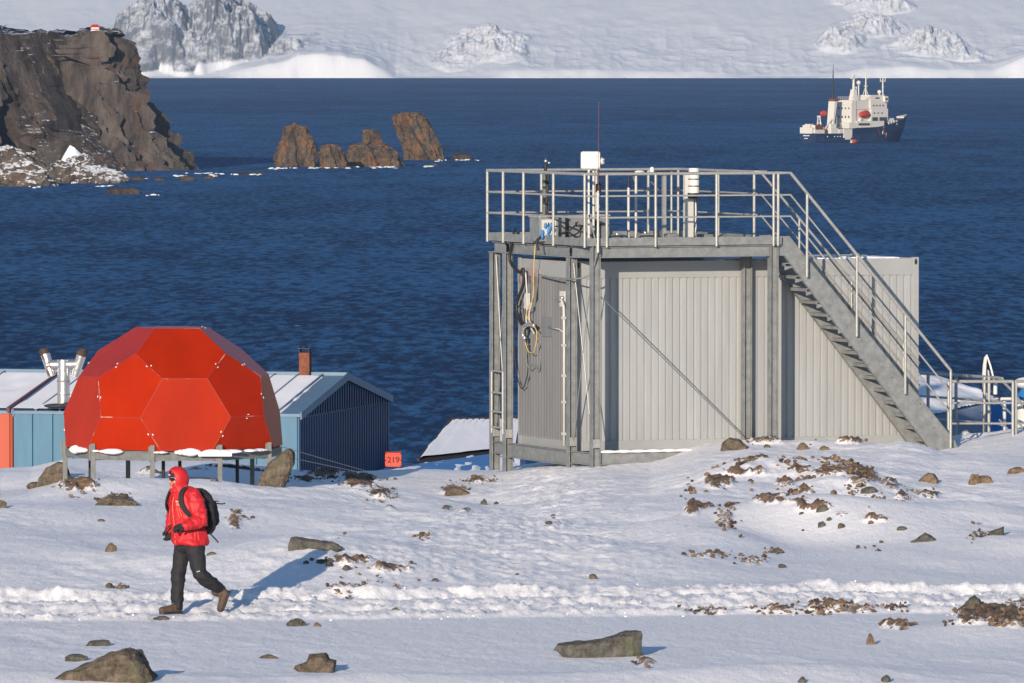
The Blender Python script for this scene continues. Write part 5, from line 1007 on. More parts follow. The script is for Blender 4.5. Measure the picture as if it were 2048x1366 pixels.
# wall heater-like sensor on arm
t_ = thing('camera_post', 'white cylinder camera on a curved arm and pipe beside the curved blades', 'camera', at(2010, 880, 128)); b = MB(); b.tube((0, 0, 0), (0, 0, .66), .03, 12); b.path([(-.2, 0, .62), (-.05, 0, .70), (.22, 0, .70)], .028); b.build('pipe', M['whitemet'], t_, smooth='auto'); b = MB(); b.tube((-.16, 0, .78), (-.155, 0, 1.02), .042, 16, .032); b.build('housing', M['white'], t_, smooth='auto'); b = MB(); b.tube((-.16, 0, .72), (-.16, 0, .78), .03, 12); b.build('lens', M['dark'], t_)
t_ = thing('storage_tank', 'round tank with a blue top and white side at the right picture edge', 'tank', at(2072, 880, 129)); k_ = 129 / F
b = MB(); b.tube((0, 0, 0), (0, 0, 82 * k_), 42 * k_, 36); b.build('side', M['white'], t_, smooth='auto'); b = MB(); b.tube((0, 0, 82 * k_), (0, 0, 112 * k_), 42 * k_, 36, 22 * k_); b.build('top', M['blue_paint'], t_, smooth='auto'); b = MB(); b.ball((-18 * k_, 0, 114 * k_), (26 * k_, 20 * k_, 12 * k_)); b.build('hatch', M['white'], t_, smooth=True)
t_ = thing('blue_barrel', 'bright blue barrel behind the gate rails', 'barrel', at(2006, 900, 133)); b = MB(); b.tube((0, 0, 0), (0, 0, .86), .36, 28); b.build('body', M['blue_paint'], t_, smooth='auto', bevel=.02); b = MB(); [b.tube((0, 0, z_), (0, 0, z_ + .03), .372, 28) for z_ in (.28, .56, .84)]; b.build('hoop', M['blue_paint'], t_, smooth='auto')
# ------------------------------------------------------------------ stones on the snow
def stone(px, py, wd, ht, label, m='slate', seed=0, dep=.8, lean=(0, 0), name='rock', **k):
    p = ground(px, py); k_ = p.y / F; w_, h_ = wd * k_, ht * k_
    p.y += w_ * dep * .4; p.z = float(height(p.x, p.y, True)) - h_ * .06
    o = rock_shape(name, p, (w_, w_ * dep, h_ * 1.06), M[m], seed or int(px * 7 + py), 5 if wd > 60 else 4, k.pop('rough', .12), k.pop('cuts', 12), lean, parent=None, **k); return tag(o, label, 'rock', 'rocks lying in the snow')
def slab(px, py, outline, thick, label, m, seed, name='rock', rough=.02):
    """rock whose camera-side face follows an outline (px,py offsets), real depth 'thick' metres, facets and noise"""
    p = ground(px, py); k_ = p.y / F
    pts = [Vector((x_ * k_, 0, z_ * k_)) for x_, z_ in outline]; n = len(pts); c = sum(pts, Vector()) / n
    bm = bmesh.new(); rings = []
    for f_, s_ in ((0, .80), (.12, 1.0), (.55, 1.0), (1.0, .62)):
        rings.append([bm.verts.new(Vector((c.x + (q.x - c.x) * s_ + .1 * f_ * thick, f_ * thick, c.z + (q.z - c.z) * s_ - (0 if f_ < .9 else .15 * abs(c.z))))) for q in pts])
    for a, b_ in zip(rings, rings[1:]):
        for i in range(n): bm.faces.new((a[i], a[(i + 1) % n], b_[(i + 1) % n], b_[i]))
    bm.faces.new(rings[0][::-1]); bm.faces.new(rings[-1]); bmesh.ops.recalc_face_normals(bm, faces=bm.faces); bmesh.ops.triangulate(bm, faces=bm.faces)
    bmesh.ops.subdivide_edges(bm, edges=bm.edges, cuts=5, use_grid_fill=True, smooth=0, fractal=.14, along_normal=.4, seed=seed)
    bm.normal_update(); off = Vector((seed, seed * 2.1, 0))
    for v in bm.verts: v.co += v.normal * rough * mnoise.fractal(v.co * 5 + off, .8, 2, 5)
    me = bpy.data.meshes.new(name); bm.to_mesh(me); bm.free(); me.materials.append(M[m]); me.polygons.foreach_set('use_smooth', [True] * len(me.polygons)); me.set_sharp_from_angle(angle=R(17))
    o = bpy.data.objects.new(name, me); C.objects.link(o); o.location = p; return tag(o, label, 'rock', 'rocks lying in the snow')
slab(547, 976, [(-40, -8), (-30, 22), (-8, 52), (14, 70), (30, 76), (38, 70), (38, 48), (28, 18), (14, -8)], .45, 'large brown boulder leaning right beside the right end of the dome frame', 'boulder', 3, name='boulder')
slab(195, 1368, [(-103, 0), (-80, 12), (-30, 32), (20, 54), (48, 62), (70, 56), (88, 32), (104, 6), (96, -12), (-60, -14)], .9, 'big lichen stained brown boulder at the bottom left corner of the snow', 'boulder', 5, name='boulder', rough=.03)
slab(1195, 1318, [(-86, 14), (-84, 24), (-30, 28), (18, 38), (54, 50), (84, 50), (86, 44), (86, 2), (84, -12), (-30, -12), (-66, -4)], .55, 'long grey slab rock with a square raised right end in the bottom foreground', 'slate', 7)
slab(625, 1348, [(-42, 6), (-38, 14), (-16, 20), (-10, 34), (20, 34), (28, 24), (40, 20), (39, -4), (-20, -6)], .4, 'stepped grey brown rock at the bottom between the boulder and the long slab', 'boulder', 9)
slab(625, 1104, [(-50, 2), (-48, 24), (-38, 27), (6, 20), (40, 14), (55, 6), (40, -6), (-46, -6)], .4, 'flat grey slab rock on the slope right of the walker', 'slate', 12)
slab(105, 968, [(-34, -6), (-28, 12), (-14, 32), (6, 42), (22, 38), (30, 14), (34, -6)], .35, 'arched brown boulder with snow packed on its face left of the dome', 'boulder', 14, name='boulder')
slab(1467, 903, [(-26, -4), (-24, 16), (-10, 26), (8, 24), (22, 14), (32, 0), (28, -8)], .35, 'rounded brown boulder with white snow on its side against the container base', 'boulder', 15, name='boulder')
slab(915, 992, [(-28, 2), (-20, 12), (-8, 16), (10, 12), (28, 2), (20, -5), (-20, -5)], .3, 'long low brown rock in the snow left of the cabin', 'boulder', 18)
slab(1855, 967, [(-22, -2), (-12, 10), (2, 20), (14, 18), (22, 6), (22, -4)], .28, 'tan rock with hollowed snow filled front on the right slope', 'russet', 21)
slab(1849, 1085, [(-26, -2), (-12, 8), (2, 18), (16, 10), (26, 2), (10, -7), (-16, -7)], .3, 'dark pyramid shaped rock on the right slope', 'slate', 23)
slab(1995, 1072, [(-22, -2), (-14, 8), (8, 16), (14, 18), (16, 2), (10, -5)], .25, 'dark pointed rock with a flat shadow near the right picture edge', 'slate', 25)
slab(1948, 1226, [(-36, -2), (-22, 10), (-8, 28), (2, 32), (14, 22), (22, 4), (30, -4)], .35, 'pointed dark rock at the track edge in the lower right', 'slate', 27)
slab(1993, 1226, [(-24, -2), (-18, 14), (0, 18), (18, 12), (24, -2), (0, -6)], .3, 'blocky dark rock at the track edge nearest the right picture edge', 'slate', 29)
slab(1127, 1305, [(-22, 0), (-14, 10), (16, 13), (40, 10), (44, 4), (0, -4)], .3, 'thin grey slab lying behind the long slab rock', 'slate', 31)
for a in [(71, 976, 42, 13, 'flat brown stone at the foot of the arched boulder', 'boulder'), (230, 1013, 86, 20, 'long flat brown stone left of the walker head', 'boulder'), (150, 1326, 52, 16, 'thin dark slab behind the big lichen boulder', 'slate'), (193, 1296, 52, 16, 'dark flat stone above the big lichen boulder', 'slate'),
          (536, 1321, 38, 10, 'small brown slab left of the stepped rock', 'boulder'), (592, 1255, 40, 17, 'smooth round grey stone just below the track', 'slate'), (633, 1255, 18, 10, 'pale pebble beside the smooth round stone', 'russet'), (219, 1106, 27, 20, 'small tan split stone on the slope left of the walker', 'russet'),
          (1292, 1325, 32, 10, 'small brown stone below the right end of the long slab', 'boulder'), (1952, 971, 24, 26, 'narrow upright tan stone on the right slope', 'russet'), (1969, 969, 34, 18, 'wide tan stone beside the narrow upright one', 'russet'), (1740, 990, 34, 14, 'rounded grey stone under the mossy bank', 'slate'),
          (1646, 1026, 24, 16, 'small grey stone set in the mossy ridge', 'slate'), (1606, 902, 24, 17, 'tan round stone at the base of the container wall', 'russet'), (1650, 901, 20, 11, 'reddish stone in front of the container wall', 'russet'), (1536, 898, 14, 10, 'tiny grey stone between the boulder and the container', 'slate'),
          (421, 1113, 20, 8, 'little oval brown stone right of the walker legs', 'boulder'), (3, 1018, 18, 24, 'brown rock cut by the left picture edge', 'boulder'), (2038, 948, 40, 14, 'tan boulder cut by the right picture edge', 'russet'), (968, 1012, 14, 16, 'small dark upright stone left of the trodden path', 'slate'),
          (200, 1045, 14, 6, 'thin dark flake of stone left of the walker waist', 'slate'), (238, 1180, 40, 9, 'dark flat stone near the track at the left', 'slate'), (600, 1335, 12, 6, 'tiny stone beside the stepped rock', 'boulder'), (1645, 1058, 18, 12, 'small dark diamond shaped stone in the right slope hollow', 'slate'),
          (1555, 1108, 34, 10, 'flat greenish stone on the open right slope', 'slate'), (1805, 1063, 24, 8, 'small dark flat stone right of the hollow', 'slate'), (1605, 1370, 18, 14, 'dark stone tip at the bottom picture edge', 'slate'), (1774, 1368, 20, 16, 'dark thin stone at the bottom edge, right of the other tip', 'slate'),
          (1744, 1292, 18, 26, 'pale upright splinter of stone standing in the lower right snow', 'russet'), (320, 1241, 34, 9, 'thin dark stone just in front of the walker boots', 'slate'), (790, 1225, 18, 12, 'tan stone in the churned track', 'russet'), (870, 1165, 14, 7, 'tiny stone just above the track', 'slate'),
          (1715, 884, 24, 9, 'russet clod at the container foot', 'russet'), (1870, 868, 0, 0, '', '')]:
    if a[2]: stone(*a[:5], m=a[5])
# pebbles and clods: countable ones near the ridge lines
rnd = random.Random(11); peb = None
for i in range(70):
    cx, cy, sx_, sy_ = rnd.choice([(650, 1128, 60, 9), (780, 1140, 45, 10), (850, 1077, 30, 8), (935, 1012, 40, 12), (600, 960, 60, 8), (720, 970, 40, 12), (1420, 1113, 45, 7), (1510, 1130, 40, 8), (1100, 1045, 40, 12), (700, 1130, 40, 14), (1560, 1225, 70, 5), (1700, 985, 60, 9), (470, 1040, 18, 12), (300, 948, 60, 5), (1400, 985, 30, 20), (1660, 1040, 60, 20), (1000, 1150, 200, 60), (150, 1080, 120, 60)])
    px, py = rnd.gauss(cx, sx_ * .7), rnd.gauss(cy, sy_ * .7)
    if px < 5 or px > 2040: continue
    p = ground(px, py); s_ = rnd.choice([.03, .04, .05, .07]); p.z = float(height(p.x, p.y)) 
    if peb is None or i % 14 == 0:
        peb = rock_shape('pebble', p, (s_ * 1.7, s_ * 1.3, s_), M['boulder' if i % 28 else 'slate'], 200 + i, 3, .15, 8); o = peb; base_s = s_
    else: o = peb.copy(); C.objects.link(o); o.location = p; f = s_ / base_s; o.scale = (f, f, f); o.rotation_euler = (0, 0, rnd.uniform(0, 6))
    tag(o, 'dark pebble or clod the size of a fist strewn on the snow slope', 'pebble', 'pebbles strewn over the snow')
# crumbly moss banks: one mass nobody could count
b = MB(); rnd = random.Random(21)
for px, py, hw, hh, s_ in DIRT:
    if s_ < .55: continue
    n_ = int(hw * hh * .13 * s_) + 5
    for i in range(min(n_, 220)):
        x_, y_ = rnd.gauss(px, hw * .40), rnd.gauss(py, hh * .42)
        if not (-10 < x_ < 2060) : continue
        kk = (x_ - 1024) / F; D_ = 78 + 0.0
        # distance by the flat estimate, then settle on the surface
        z_ = .1; D_ = F * (CZ - z_) / max(60, y_ - Y0)
        for _ in range(3): z_ = float(height(kk * D_, D_, False)); D_ = F * (CZ - z_) / max(60, y_ - Y0)
        D_ = min(D_, 124); r_ = rnd.uniform(.008, .024) * (1.25 if s_ >= 1 else .9)
        rr = Matrix.Rotation(rnd.uniform(0, 6), 3, 'Z') @ Matrix.Rotation(rnd.uniform(-.7, .7), 3, 'X'); z_ = float(height(kk * D_, D_)) + .01 + (.05 if s_ > 1 else .02) * rnd.random()
        # ragged clump: six-sided spindle
        b.ball((kk * D_, D_, z_), (r_ * rnd.uniform(.9, 1.8), r_ * rnd.uniform(.9, 2.2), r_ * rnd.uniform(.5, 1.1)), 6, 4, rr)
        for q in range(len(b.v) - 20, len(b.v)): v_ = b.v[q]; b.v[q] = (v_[0] + rnd.gauss(0, r_ * .28), v_[1] + rnd.gauss(0, r_ * .3), v_[2] + rnd.gauss(0, r_ * .3))
o = b.build('moss_clumps', mat('moss', (.05, .034, .026), .95, col2=(.24, .16, .10), mix=(.4, .62), vscale=3.5, bump=.8, bscale=30, bdist=.02)); tag(o, 'brown moss and gravel clumps showing through the snow', 'moss', kind='stuff')
# broken snow crumbs of the track
b = MB(); rnd = random.Random(31)
for i in range(200):
    x_ = rnd.uniform(-8, 8); y_ = track_c(x_) + rnd.choice([rnd.gauss(1.7, .35), rnd.gauss(-1.6, .25), rnd.uniform(-1.8, 2.0)]); r_ = rnd.uniform(.005, .016) * rnd.random() ** .4
    rr = Matrix.Rotation(rnd.uniform(0, 6), 3, 'Z') @ Matrix.Rotation(rnd.uniform(-1, 1), 3, 'X'); b.ball((x_, y_, float(np.interp(0, [0], [0]))), (r_ * 1.3, r_, r_ * .8), 6, 4, rr)
vz = np.array(b.v).reshape(-1, 3 * (6 * 3 + 2))
V = np.array(b.v).reshape(200, 20, 3); cx_, cy_ = V[:, :, 0].mean(1), V[:, :, 1].mean(1); V[:, :, 2] += (height(cx_, cy_) + .004)[:, None]; b.v = [tuple(v) for v in V.reshape(-1, 3)]
o = b.build('snow_crumbs', M['roof_snow']); tag(o, 'broken snow lumps churned up along the vehicle track', 'snow', kind='stuff')

# ------------------------------------------------------------------ walker
def person():
    gx0, gy0 = -3.805, 87.2; gz = float(height(np.linspace(gx0 - .28, gx0 - .05, 24), np.full(24, gy0 - .03)).max()) + .004; base = thing  # feet level
    O = Vector((gx0, gy0, gz - .005))
    f = Vector((-.82, -.57, 0)).normalized(); L = Vector((-f.y * -1, f.x, 0)); L = Vector((.57, -.82, 0)).normalized()   # L points to the person's left, nearer the camera
    V_ = lambda x, y, z: Vector((x, y, z))
    sL, sR = V_(.115, -.155, 1.375), V_(-.125, .15, 1.385); eL, eR = V_(.185, -.20, 1.10), V_(-.15, .20, 1.11); wL, wR = V_(.01, -.33, 1.045), V_(-.185, .12, .97)
    hpL, hpR = V_(.10, -.085, .86), V_(-.0, .08, .88); kL, kR = V_(.165, -.13, .475), V_(-.085, .05, .48); aL, aR = V_(.425, .04, .255), V_(-.10, .03, .10)
    head = V_(-.085, -.035, 1.565); hf = Vector((-.86, -.50, -.12)).normalized(); hl = Vector((0, 0, 1)).cross(hf).normalized(); hu = hf.cross(hl)
    H = lambda a, b_, c: head + hf * a + hl * b_ + hu * c
    rh = Matrix((hf, hl, hu)).transposed()
    def hand(mb, w_, d, pal, thumb_side, r=1.0, curl=.9):
        """palm, five bent fingers of unequal length; d = pointing direction, pal = palm normal"""
        d = d.normalized(); pal = (pal - d * pal.dot(d)).normalized(); s_ = d.cross(pal).normalized() * thumb_side
        c = w_ + d * .05; mb.cap(w_ - d * .01, c, .027 * r, .030 * r, 12)
        for q in (-.028, -.009, .010, .029): mb.cap(w_ + d * .03 + s_ * q * .6, w_ + d * .085 + s_ * q, .016 * r, .014 * r, 10)
        for q, ln in ((.029, .075), (.010, .085), (-.009, .078), (-.028, .06)):
            p = w_ + d * .09 + s_ * q; p1 = p + (d * math.cos(curl * .5) + pal * math.sin(curl * .5)) * ln * .45; p2 = p1 + (d * math.cos(curl * 1.3) + pal * math.sin(curl * 1.3)) * ln * .32; p3 = p2 + (d * math.cos(curl * 2) + pal * math.sin(curl * 2)) * ln * .25
            mb.cap(p, p1, .0115 * r, .0105 * r, 8); mb.cap(p1, p2, .0105 * r, .0095 * r, 8); mb.cap(p2, p3, .0095 * r, .008 * r, 8)
        t0 = w_ + d * .025 + s_ * .026; t1 = t0 + (d * .6 + s_ * .7 + pal * .35).normalized() * .042; t2 = t1 + (d * .9 + pal * .5).normalized() * .030
        mb.cap(t0, t1, .014 * r, .012 * r, 8); mb.cap(t1, t2, .012 * r, .0095 * r, 8)
    dL, dR = (V_(-.085, -.36, 1.035) - wL), V_(-.02, -.03, -.10)
    # body: one continuous skin
    b = MB(); b.ball(H(0, 0, .03), (.092, .074, .105), 24, 16, rh); b.cap(H(.02, 0, -.05), H(.045, 0, -.075), .052, .036); b.cap(H(-.03, 0, -.04), V_(-.02, 0, 1.40), .052, .062)
    b.cap(H(.090, 0, .018), H(.108, 0, -.012), .011, .015, 10); [b.ball(H(.098, s_ * .012, -.016), .010, 10, 8) for s_ in (-1, 1)]; b.cap(H(.088, -.018, -.043), H(.088, .018, -.043), .009, .009, 8); b.cap(H(.085, -.015, -.054), H(.085, .015, -.054), .009, .009, 8); [b.ball(H(.06, s_ * .045, -.01), (.03, .025, .028), 12, 8) for s_ in (-1, 1)]; [b.ball(H(0, s_ * .076, .01), (.018, .008, .03), 10, 8) for s_ in (-1, 1)]
    b.ball(H(.085, 0, -.075), .018)
    b.cap(V_(-.02, 0, 1.36), V_(.04, 0, .95), .125, .12); b.cap(sL, sR, .06, .06); b.cap(hpL, hpR, .1, .1)
    for s_, e, w_ in ((sL, eL, wL), (sR, eR, wR)): b.cap(s_, e, .05, .04); b.cap(e, w_, .04, .027)
    for h_, k, a in ((hpL, kL, aL), (hpR, kR, aR)): b.cap(h_, k, .075, .05); b.cap(k, a, .05, .035)
    b.cap(aR, V_(-.19, -.03, .05), .035, .03); b.cap(aL, V_(.44, .02, .12), .035, .03)
    hand(b, wL, dL, Vector((0, .4, -.9)), 1, .85); hand(b, wR, dR, Vector((-.3, -.8, 0)), 1, .85)
    body = merged(b, 'person', M['skin'], None, .006, 3); body.location = O
    tag(body, 'walking person in a red hooded jacket and black trousers on the snowy track', 'person')
    # trousers
    def ell(c, a, b_, A=None, B_=None, n=24):
        A = A or L; B_ = B_ or f; return [c + A * a * math.cos(t) + B_ * b_ * math.sin(t) for t in [2 * math.pi * i / n for i in range(n)]]
    b = MB(); b.loft([ell(V_(.055, 0, .76), .17, .13), ell(V_(.055, 0, .84), .185, .15), ell(V_(.045, 0, .95), .17, .13)])
    b.cap(hpL + V_(.01, 0, -.03), kL.lerp(hpL, .1), .118, .078, 20); b.cap(kL, kL.lerp(hpL, .15), .074, .080, 20); b.cap(kL, kL.lerp(aL, .45), .076, .078, 20); b.cap(kL.lerp(aL, .45), aL + V_(-.02, 0, .02), .078, .060, 20)
    b.cap(hpR + V_(-.005, 0, -.02), kR, .112, .078, 20); b.cap(kR, kR.lerp(aR, .4), .076, .074, 20); b.cap(kR.lerp(aR, .4), aR + V_(0, 0, .0), .072, .066, 20); b.cap(V_(.0, .0, .80), V_(.06, 0, .80), .1, .1)
    tr = merged(b, 'trousers', M['trouser'], body, .008, 4, .010, 7)
    # jacket
    c = lambda x, z, y=0: V_(x, y, z)
    b = MB(); b.loft([ell(c(.058, .82), .225, .185), ell(c(.055, .86), .228, .19), ell(c(.045, .95), .215, .175), ell(c(.03, 1.04), .205, .165), ell(c(.01, 1.15), .205, .165), ell(c(0, 1.26), .205, .155), ell(c(-.008, 1.35), .195, .13), ell(c(-.01, 1.42), .14, .10), ell(c(-.03, 1.47), .09, .085)])
    b.cap(sL, sL.lerp(sR, .5), .082, .09, 18); b.cap(sR, sL.lerp(sR, .5), .08, .09, 18)
    b.cap(sL, eL, .084, .078, 20); b.cap(eL, eL.lerp(wL, .5), .078, .068, 20); b.cap(eL.lerp(wL, .5), wL.lerp(eL, .08), .068, .050, 20)
    b.cap(sR, eR, .082, .074, 20); b.cap(eR, wR.lerp(eR, .1), .074, .05, 20)
    b.cap(V_(-.06, -.03, 1.43), V_(-.075, -.04, 1.475), .095, .092, 18)
    ja = merged(b, 'jacket', M['jacket'], body, .007, 3, .017, 6)
    # hood: open shell round the face
    b = MB(); nu, nv = 40, 26; rings = []
    for j in range(nv):
        a = R(50) + (R(178) - R(50)) * j / (nv - 1)       # angle from the facing direction
        ring = []
        for i in range(nu):
            t = 2 * math.pi * i / nu; ca, sa = math.cos(a), math.sin(a); z_ = sa * math.sin(t)
            ax = .128 if z_ < 0 else .135; p = H(ca * .128 - .008, sa * math.cos(t) * .112, z_ * (.165 if z_ < 0 else .146) + .012)
            if z_ > .5 and j < 5: p += hf * .028 * (1 - j / 5) * (z_ - .5) * 2
            ring.append(p)
        rings.append(ring)
    inner = [[H(*( (Matrix.Identity(3) @ Vector(((q - head).dot(hf), (q - head).dot(hl), (q - head).dot(hu)))) * .91)) for q in r_] for r_ in rings[:12]][::-1]
    b.loft(inner + rings, cap=False); b.f.append(tuple(len(b.v) - 1 - i for i in range(nu)))
    hd = b.build('hood', M['jacket'], ja, smooth=True); fix_normals(hd)
    md = hd.modifiers.new('d', 'DISPLACE'); tx = bpy.data.textures.new('folds', 'CLOUDS'); tx.noise_scale = .07; md.texture = tx; md.strength = .018; md.mid_level = .5
    # chin guard closes the collar under the mouth
    b = MB(); b.cap(H(.068, -.035, -.115), H(.068, .035, -.115), .032, .032); b.cap(H(.05, 0, -.13), V_(-.075, -.05, 1.42), .05, .07); merged(b, 'collar', M['jacket'], ja, .007, 4)
    # headband, goggles
    b = MB(); rr = []
    for z_, k in ((.045, 1.0), (.06, 1.03), (.085, 1.02), (.098, .97)): rr.append([H(math.cos(t) * .094 * k * (1 if z_ < .08 else .93), math.sin(t) * .080 * k * (1 if z_ < .08 else .93), z_) for t in [2 * math.pi * i / 28 for i in range(28)]])
    b.loft(rr, cap=False); hb = b.build('headband', M['black_fabric'], body, smooth=True)
    b = MB(); rr = []
    for z_, k in ((-.004, 1.03), (.004, 1.10), (.02, 1.13), (.032, 1.10), (.038, 1.03)): rr.append([H(math.cos(t) * .092 * k, math.sin(t) * .077 * k, z_) for t in [R(-72) + R(144) * i / 24 for i in range(25)]])
    b2 = MB(); n_ = 25; b2.v = [p for r_ in rr for p in r_]; b2.f = [(j * n_ + i, j * n_ + i + 1, (j + 1) * n_ + i + 1, (j + 1) * n_ + i) for j in range(4) for i in range(n_ - 1)]; gg_ = b2.build('goggles', M['lens'], body, smooth=True); sm = gg_.modifiers.new('s', 'SOLIDIFY'); sm.thickness = .008
    # white emblem of three nested quarter arcs with bars
    def emblem(parent, org, ax, ay, nn, s_, m, bars=True):
        b = MB()
        for r_ in (.35, .62, .9):
            pts = [org + nn * .004 + ax * (s_ * (.9 - r_ * math.cos(t))) + ay * (s_ * r_ * math.sin(t)) for t in [R(4) + R(86) * i / 8 for i in range(9)]]
            for p, q in zip(pts, pts[1:]): b.beam(p, q, s_ * .16, .003, up=nn)
        if bars:
            for k in range(3): p = org + nn * .004 - ax * (s_ * .3) + ay * (s_ * (.15 + k * .3)); b.beam(p - ax * s_ * 1.3, p, s_ * .14, .003, up=nn)
        return b.build('emblem', m, parent)
    emblem(hb, H(.10, .0, .066), -hl, hu, hf, .018, M['logo_white'])
    # jacket trim: zip, pocket zips, chest patch
    def on(x, z, out=.165, s_=0): cc = V_(.0, 0, z); cc.x = float(np.interp(z, [.82, 1.04, 1.26, 1.42], [.058, .03, 0, -.01])); return cc + L * s_ + f * out
    b = MB(); b.curve([on(0, 1.42, .118), on(0, 1.34, .158), on(0, 1.24, .176), on(0, 1.12, .184), on(0, 1.0, .186), on(0, .9, .196), on(0, .84, .2)], .0055, 6); b.build('zip', M['zip'], ja)
    b = MB(); b.curve([on(0, 1.25, .157, .105), on(0, 1.2, .158, .12), on(0, 1.15, .150, .14)], .005, 6); b.curve([on(0, 1.24, .168, .075), on(0, 1.18, .168, .095), on(0, 1.13, .165, .11)], .004, 6); b.curve([on(0, 1.22, .163, -.095), on(0, 1.15, .163, -.115)], .004, 6); b.build('pocket_zip', M['zip'], ja)
    nn = (f + L * .55).normalized(); ax = Vector((0, 0, 1)).cross(nn).normalized(); org = on(0, 1.30, .148, .088)
    b = MB(); b.hexa([org - ax * .026 + Vector((0, 0, z_)) + nn * o_ + d_ for z_, o_, d_ in ((-.03, .0, ax * 0), (-.03, .0, ax * .052), (-.03, .01, ax * .052), (-.03, .01, ax * 0), (.0, .0, ax * 0), (.0, .0, ax * .052), (.0, .01, ax * .052), (.0, .01, ax * 0))]); pt_ = b.build('chest_patch', M['logo_orange'], ja)
    emblem(pt_, org + Vector((0, 0, .012)) + nn * .008, ax, Vector((0, 0, 1)), nn, .018, M['logo_white'])
    emblem(tr, kL + V_(.0, -.078, .03), Vector((.8, 0, .2)), Vector((0, 0, 1)), Vector((-.2, -1, 0)).normalized(), .018, M['logo_white'])
    # gloves
    b = MB(); hand(b, wL, dL, Vector((0, .4, -.9)), 1, 1.28); b.cap(wL.lerp(eL, .22), wL, .046, .04, 16); merged(b, 'glove', M['black_fabric'], body, .0045, 2)
    b = MB(); hand(b, wR, dR, Vector((-.3, -.8, 0)), 1, 1.28); b.cap(wR.lerp(eR, .2), wR, .046, .04, 16); merged(b, 'glove', M['black_fabric'], body, .0045, 2)
    # boots
    def boot(an, toe, heel, upv, sole_n):
        b = MB(); b.cap(an + upv * .07, an, .055, .052, 18); b.cap(heel + upv * .045, an + upv * .0, .040, .05, 18); b.cap(heel + upv * .04, toe + upv * .032, .040, .036, 18); mid = heel.lerp(toe, .5); b.cap(an - upv * .02, mid.lerp(toe, .3) + upv * .04, .048, .038, 18); b.cap(toe + upv * .032, mid + upv * .035, .040, .044, 18)
        o = merged(b, 'boot', M['boot'], body, .006, 3, .003, 14)
        d = (toe - heel).normalized(); sd_ = d.cross(upv).normalized(); b = MB(); P1 = []
        for s_, w_ in ((-.035, .026), (0, .038), (.08, .034), (.16, .043), ((toe - heel).length + .0, .040), ((toe - heel).length + .034, .018)): P1.append((heel + d * s_, w_))
        b.loft([[q + sd_ * w_ - upv * .012, q - sd_ * w_ - upv * .012, q - sd_ * w_ + upv * .014, q + sd_ * w_ + upv * .014] for q, w_ in P1]); so = b.build('sole', M['dark'], o); fix_normals(so)
        b = MB(); [b.tube(an.lerp(mid.lerp(toe, .3), q) + upv * (.055 - .02 * q) - sd_ * .03 + d * .02, an.lerp(mid.lerp(toe, .3), q) + upv * (.055 - .02 * q) + sd_ * .03 + d * .02, .005, 6) for q in (.1, .35, .6, .85)]; b.build('laces', M['galv'], o)
    boot(V_(-.095, .03, .10), V_(-.265, -.075, .015), V_(-.075, .035, .015), Vector((0, 0, 1)), None)
    ud = Vector((-.93, -.15, .30)).normalized(); boot(V_(.425, .04, .235), V_(.440, -.045, .055) , V_(.505, -.0, .235), ud, None)
    # backpack
    bp = thing('backpack', 'black backpack with side straps worn by the walking person', 'backpack', O)
    bk = -f; cpk = V_(.115, .06, 1.20)
    b = MB(); rr = []
    for z_, wd, dp, sh_ in ((.93, .10, .06, .14), (.97, .135, .09, .145), (1.05, .15, .105, .15), (1.18, .15, .11, .145), (1.30, .145, .10, .125), (1.38, .13, .085, .095), (1.43, .10, .06, .07), (1.455, .06, .03, .06)):
        cc = V_(.03, 0, z_) + bk * (sh_ + .085); rr.append([cc + L * wd * (abs(math.cos(t)) ** .7) * math.copysign(1, math.cos(t)) + f * dp * (abs(math.sin(t)) ** .7) * math.copysign(1, math.sin(t)) for t in [2 * math.pi * i / 28 + .01 for i in range(28)]])
    b.loft(rr); b.cap(V_(.03, 0, 1.08) + bk * .33 + L * .02, V_(.03, 0, 1.24) + bk * .315 + L * .02, .075, .065); pk = merged(b, 'bag', M['black_fabric'], bp, .009, 5, .008, 8)
    b = MB(); b.cap(V_(.03, 0, 1.02) + bk * .24 + L * .155, V_(.03, 0, 1.25) + bk * .22 + L * .155, .042, .036); b.build('bottle_pocket', M['black_fabric'], bp, smooth=True)
    b = MB(); b.tube(V_(.03, 0, 1.20) + bk * .225 + L * .195, V_(.03, 0, 1.214) + bk * .225 + L * .195, .01, 8); [b.beam(V_(.0, 0, z_) + bk * .12 + L * .17, V_(.03, 0, z_ - .015) + bk * .36 + L * .10, .014, .004, up=L) for z_ in (1.32, 1.12)]; b.build('compression_strap', M['dark'], bp)
    for s_, so in ((.115, 1), (-.125, -1)):
        b = MB(); pts = [V_(.02, 0, 1.40) + bk * .13 + L * s_ * .9, V_(-.01, 0, 1.475) + bk * .02 + L * s_ * .95, V_(-.01, 0, 1.445) + f * .10 + L * s_ * 1.05, V_(.0, 0, 1.33) + f * .155 + L * s_ * 1.28, V_(.01, 0, 1.22) + f * .13 + L * s_ * 1.62, V_(.03, 0, 1.10) + f * .02 + L * s_ * 1.8, V_(.03, 0, 1.02) + bk * .12 + L * s_ * 1.45]
        P = [pts[0]] + pts + [pts[-1]]; q_ = []
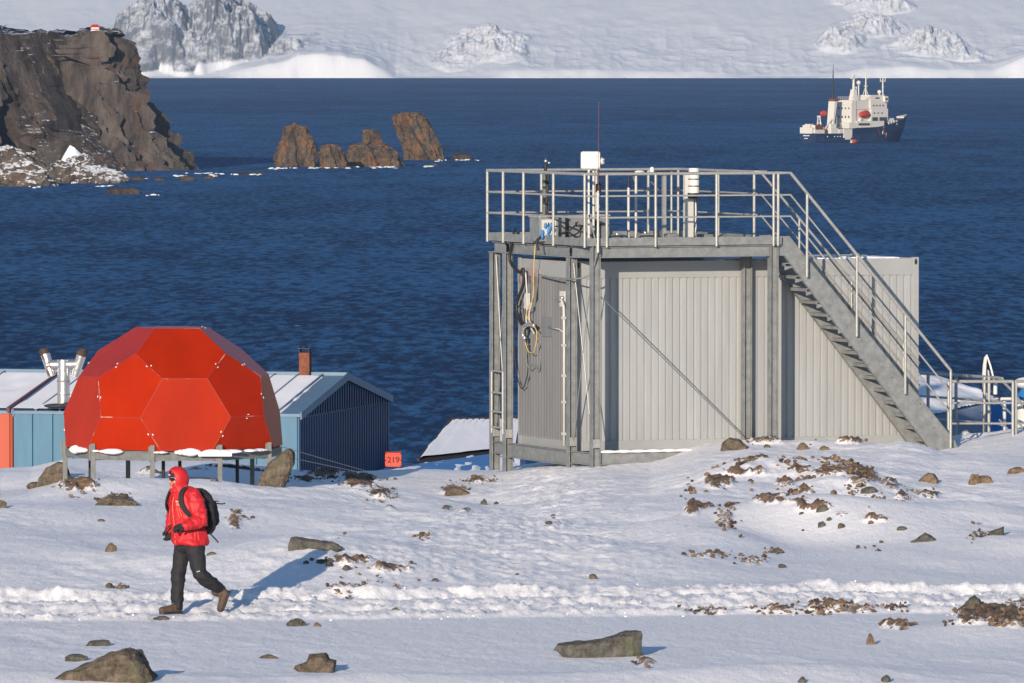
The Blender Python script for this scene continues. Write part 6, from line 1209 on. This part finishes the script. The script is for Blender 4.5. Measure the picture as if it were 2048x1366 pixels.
        for i in range(1, len(P) - 2):
            for k in range(6): t = k / 6; p0, p1, p2, p3 = P[i - 1:i + 3]; q_.append(.5 * ((2 * p1) + (p2 - p0) * t + (2 * p0 - 5 * p1 + 4 * p2 - p3) * t * t + (3 * p1 - p0 - 3 * p2 + p3) * t ** 3))
        cen = V_(.01, 0, 1.28); [b.beam(p, q, .055, .016, up=((p - cen))) for p, q in zip(q_, q_[1:])]; b.build('shoulder_strap', M['black_fabric'], bp, smooth=False)
    b = MB(); b.curve([V_(.03, 0, 1.02) + L * .20 + bk * .1, V_(.03, 0, 1.00) + L * .225 + f * .05, V_(.03, 0, .985) + L * .15 + f * .16, V_(.03, 0, .975) + L * .06 + f * .2], .016, 8); b.build('hip_belt', M['black_fabric'], bp, smooth=True)
    b = MB(); b.curve([V_(.03, 0, 1.02) + bk * .16 + L * .15, V_(.16, -.05, .95) + bk * .14, V_(.27, -.05, .87) + bk * .1, V_(.31, -.05, .83) + bk * .09], .009, 6); b.curve([V_(.06, 0, 1.28) + bk * .32, V_(.10, 0, 1.27) + bk * .38, V_(.13, 0, 1.275) + bk * .40], .007, 6); b.curve([V_(-.14, .03, 1.06), V_(-.2, 0, 1.01), V_(-.265, -.02, .93)], .010, 6); b.build('loose_strap', M['black_fabric'], bp, smooth=True)
person()

# two birds or specks are left out; the air between here and the far shore:
b = MB(); zt = float(FZ.max()) + 30; b.box((-4200, -60, -75), (4200, SH + 9400, max(zt, 400)))
hz = b.build('haze', bpy.data.materials.new('haze')); hz.display_type = 'WIRE'; hm = hz.data.materials[0]; hm.use_nodes = True; hn = hm.node_tree.nodes; hn.clear(); ho = hn.new('ShaderNodeOutputMaterial'); pv = hn.new('ShaderNodeVolumePrincipled'); pv.inputs['Color'].default_value = (.50, .68, .95, 1); pv.inputs['Density'].default_value = HAZE; pv.inputs['Anisotropy'].default_value = .1
hm.node_tree.links.new(pv.outputs[0], ho.inputs['Volume']); tag(hz, kind='stuff', label='thin pale haze over the bay', cat='haze')
